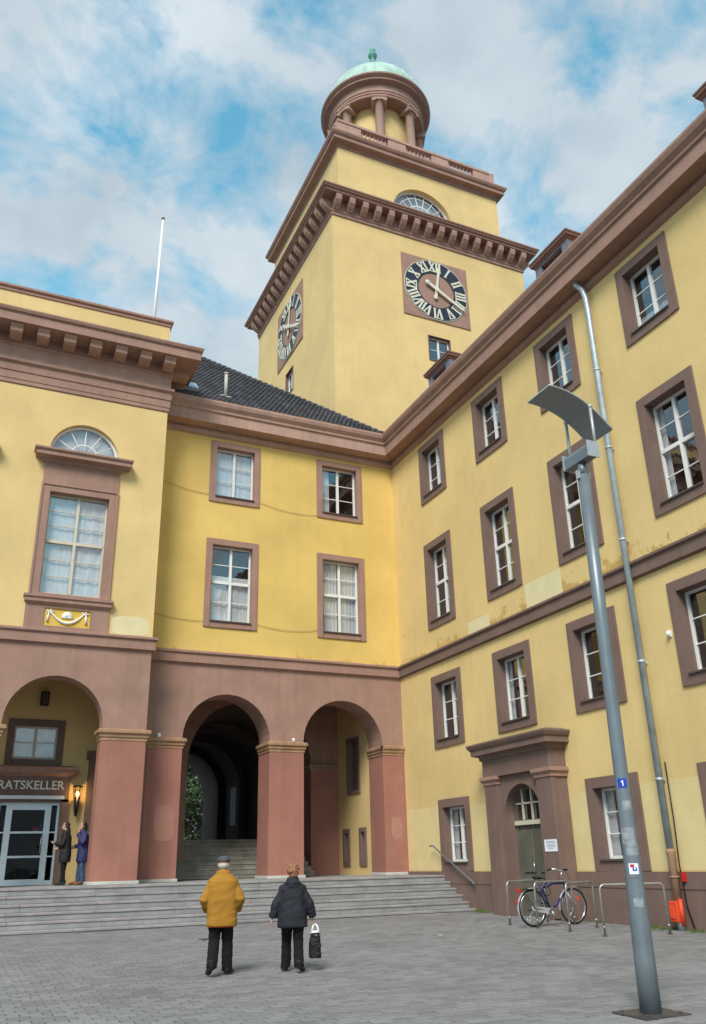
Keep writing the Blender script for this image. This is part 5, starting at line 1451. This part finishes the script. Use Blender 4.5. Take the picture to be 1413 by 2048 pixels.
RP = lambda w: [(0, 0, .60, w * .98, .15), (0, 0, .66, w, .155), (0, 0, .85, w * .95, .15), (0, 0, 1.02, w * .86, .135), (0, .01, 1.18, w * .92, .14), (0, .015, 1.29, w * .95, .125), (0, .03, 1.37, w * .65, .10), (0, .04, 1.42, .085, .085)]
pair('person', 'person with long dark hair in black coat gesturing at the cellar entrance', (2.82, 25.72, ZP), rad(72), 'coat_black', 'trouser_black', 'shoe_black', 'hair_brown', 1.70, Jp, RP(.20), (.072, .066, .05), (.085, .062, .055),
     {'l': dict(palm=(.6, 0, .8), curl=.35), 'r': dict(palm=(-.6, 0, .8), curl=.6)}, (0, 1, 0), True, 12)
Jq = dict(Jp); Jq.update(el_l=(-.22, .08, 1.08), wr_l=(-.06, .20, 1.36), el_r=(.24, .0, 1.07), wr_r=(.17, .20, 1.0))
pair('person', 'person in violet blue jacket and jeans with a hand raised to the mouth', (3.30, 25.82, ZP), rad(100), 'coat_purple', 'jeans', 'shoe_brown', 'hair_brown', 1.72, Jq, RP(.20), (.074, .068, .052), (.092, .07, .068),
     {'l': dict(palm=(0, -.6, .4), d=(.1, -.1, 1), curl=.6), 'r': dict(palm=(-.8, 0, .4), curl=.7)}, (.25, 1, 0), False, 15)

# ================================================================ TREE BEYOND THE PASSAGE, WEEDS
def tree(loc, H, R, label, seed, n=5200):
    rnd = random.Random(seed)
    th = thing('tree', label, 'tree', loc)
    m = MB()
    m.tube([(0, 0, 0), (.1, 0, H * .25), (.05, .1, H * .55), (.1, .1, H * .85)], [.28, .22, .14, .04], 10)
    ends = []
    for k in range(14):
        a = k * 2.4; z = H * (.22 + .045 * k); r = R * (.55 + .3 * rnd.random())
        e = Vector((r * math.cos(a), r * math.sin(a), z + .25 * r)); ends.append(e)
        m.tube([(.08, .05, z), tuple(Vector((.08, .05, z)).lerp(e, .5) + Vector((0, 0, .15))), tuple(e)], [.08, .05, .02], 6)
    m.build('trunk', 'bark', th)
    lf = MB()
    cl = [(Vector((0, 0, H * .55)) + Vector((rnd.gauss(0, 1) * R * .5, rnd.gauss(0, 1) * R * .5, rnd.uniform(-.46, .42) * H)), rnd.uniform(.5, 1.1)) for _ in range(46)] + [(e, .8) for e in ends]
    for _ in range(n):
        c, r = rnd.choice(cl)
        p = c + Vector((rnd.gauss(0, .5), rnd.gauss(0, .5), rnd.gauss(0, .45))) * r
        if p.z < .25: continue
        a = Vector((rnd.uniform(-1, 1), rnd.uniform(-1, 1), rnd.uniform(-.6, .6))).normalized(); b = a.cross(Vector((rnd.uniform(-1, 1), rnd.uniform(-1, 1), rnd.uniform(-1, 1)))).normalized()
        s = rnd.uniform(.10, .20)
        lf.add([p - a * s, p + b * s * .5, p + a * s, p - b * s * .5], [(0, 1, 2, 3)])
    lf.build('crown', 'leaf', th)
tree((14.6, 60, 2.34), 9.5, 2.6, 'green tree in the courtyard seen through the dark passage', 5, 16000)
tree((17.5, 68, 2.34), 11, 3.4, 'larger tree farther back in the courtyard behind the passage', 9, 16000)
lt = thing('paper_scrap', 'small white scrap of paper lying on the paving right of the walkers', 'litter', (9.3, 16.2, GZ(9.3, 16.2) + .004), .4)
MB().add([(-.07, -.04, .002), (.06, -.05, .012), (.08, .04, .003), (-.05, .05, .02)], [(0, 1, 2, 3)]).build('paper', 'plastic_white', lt)
lt = thing('paper_scrap', 'tiny red scrap lying on the steps between the two walkers', 'litter', (7.35, 22.9, ZP - .178 * 3 + .006), .2)
MB().add([(-.04, -.03, .0), (.04, -.03, .03), (.04, .03, .04), (-.03, .03, .0)], [(0, 1, 2, 3)]).build('paper', 'signal_red', lt)
def weeds(pts, label):
    m = MB(); rnd = random.Random(len(pts))
    for (x, y, r, k) in pts:
        for _ in range(k):
            px, py = x + rnd.gauss(0, r), y + rnd.gauss(0, r * .8)
            if px > XR - .08: px = XR - .1 - rnd.random() * .05
            z = GZ(px, py); h = rnd.uniform(.03, .10); a = rnd.uniform(0, 6.3)
            m.add([(px - .006, py, z - .01), (px + .006, py, z - .01), (px + .04 * math.cos(a), py + .04 * math.sin(a), z + h)], [(0, 1, 2)])
    return tag(m.build('weeds', 'grass'), label, 'weeds', kind='stuff')
weeds([(13.7, 21.6, .12, 160), (13.66, 21.35, .1, 90), (13.75, 15.0, .2, 180), (13.7, 14.4, .22, 200), (13.75, 13.6, .15, 90), (13.8, 16.6, .15, 60)], 'tufts of weeds along the foot of the right wall')
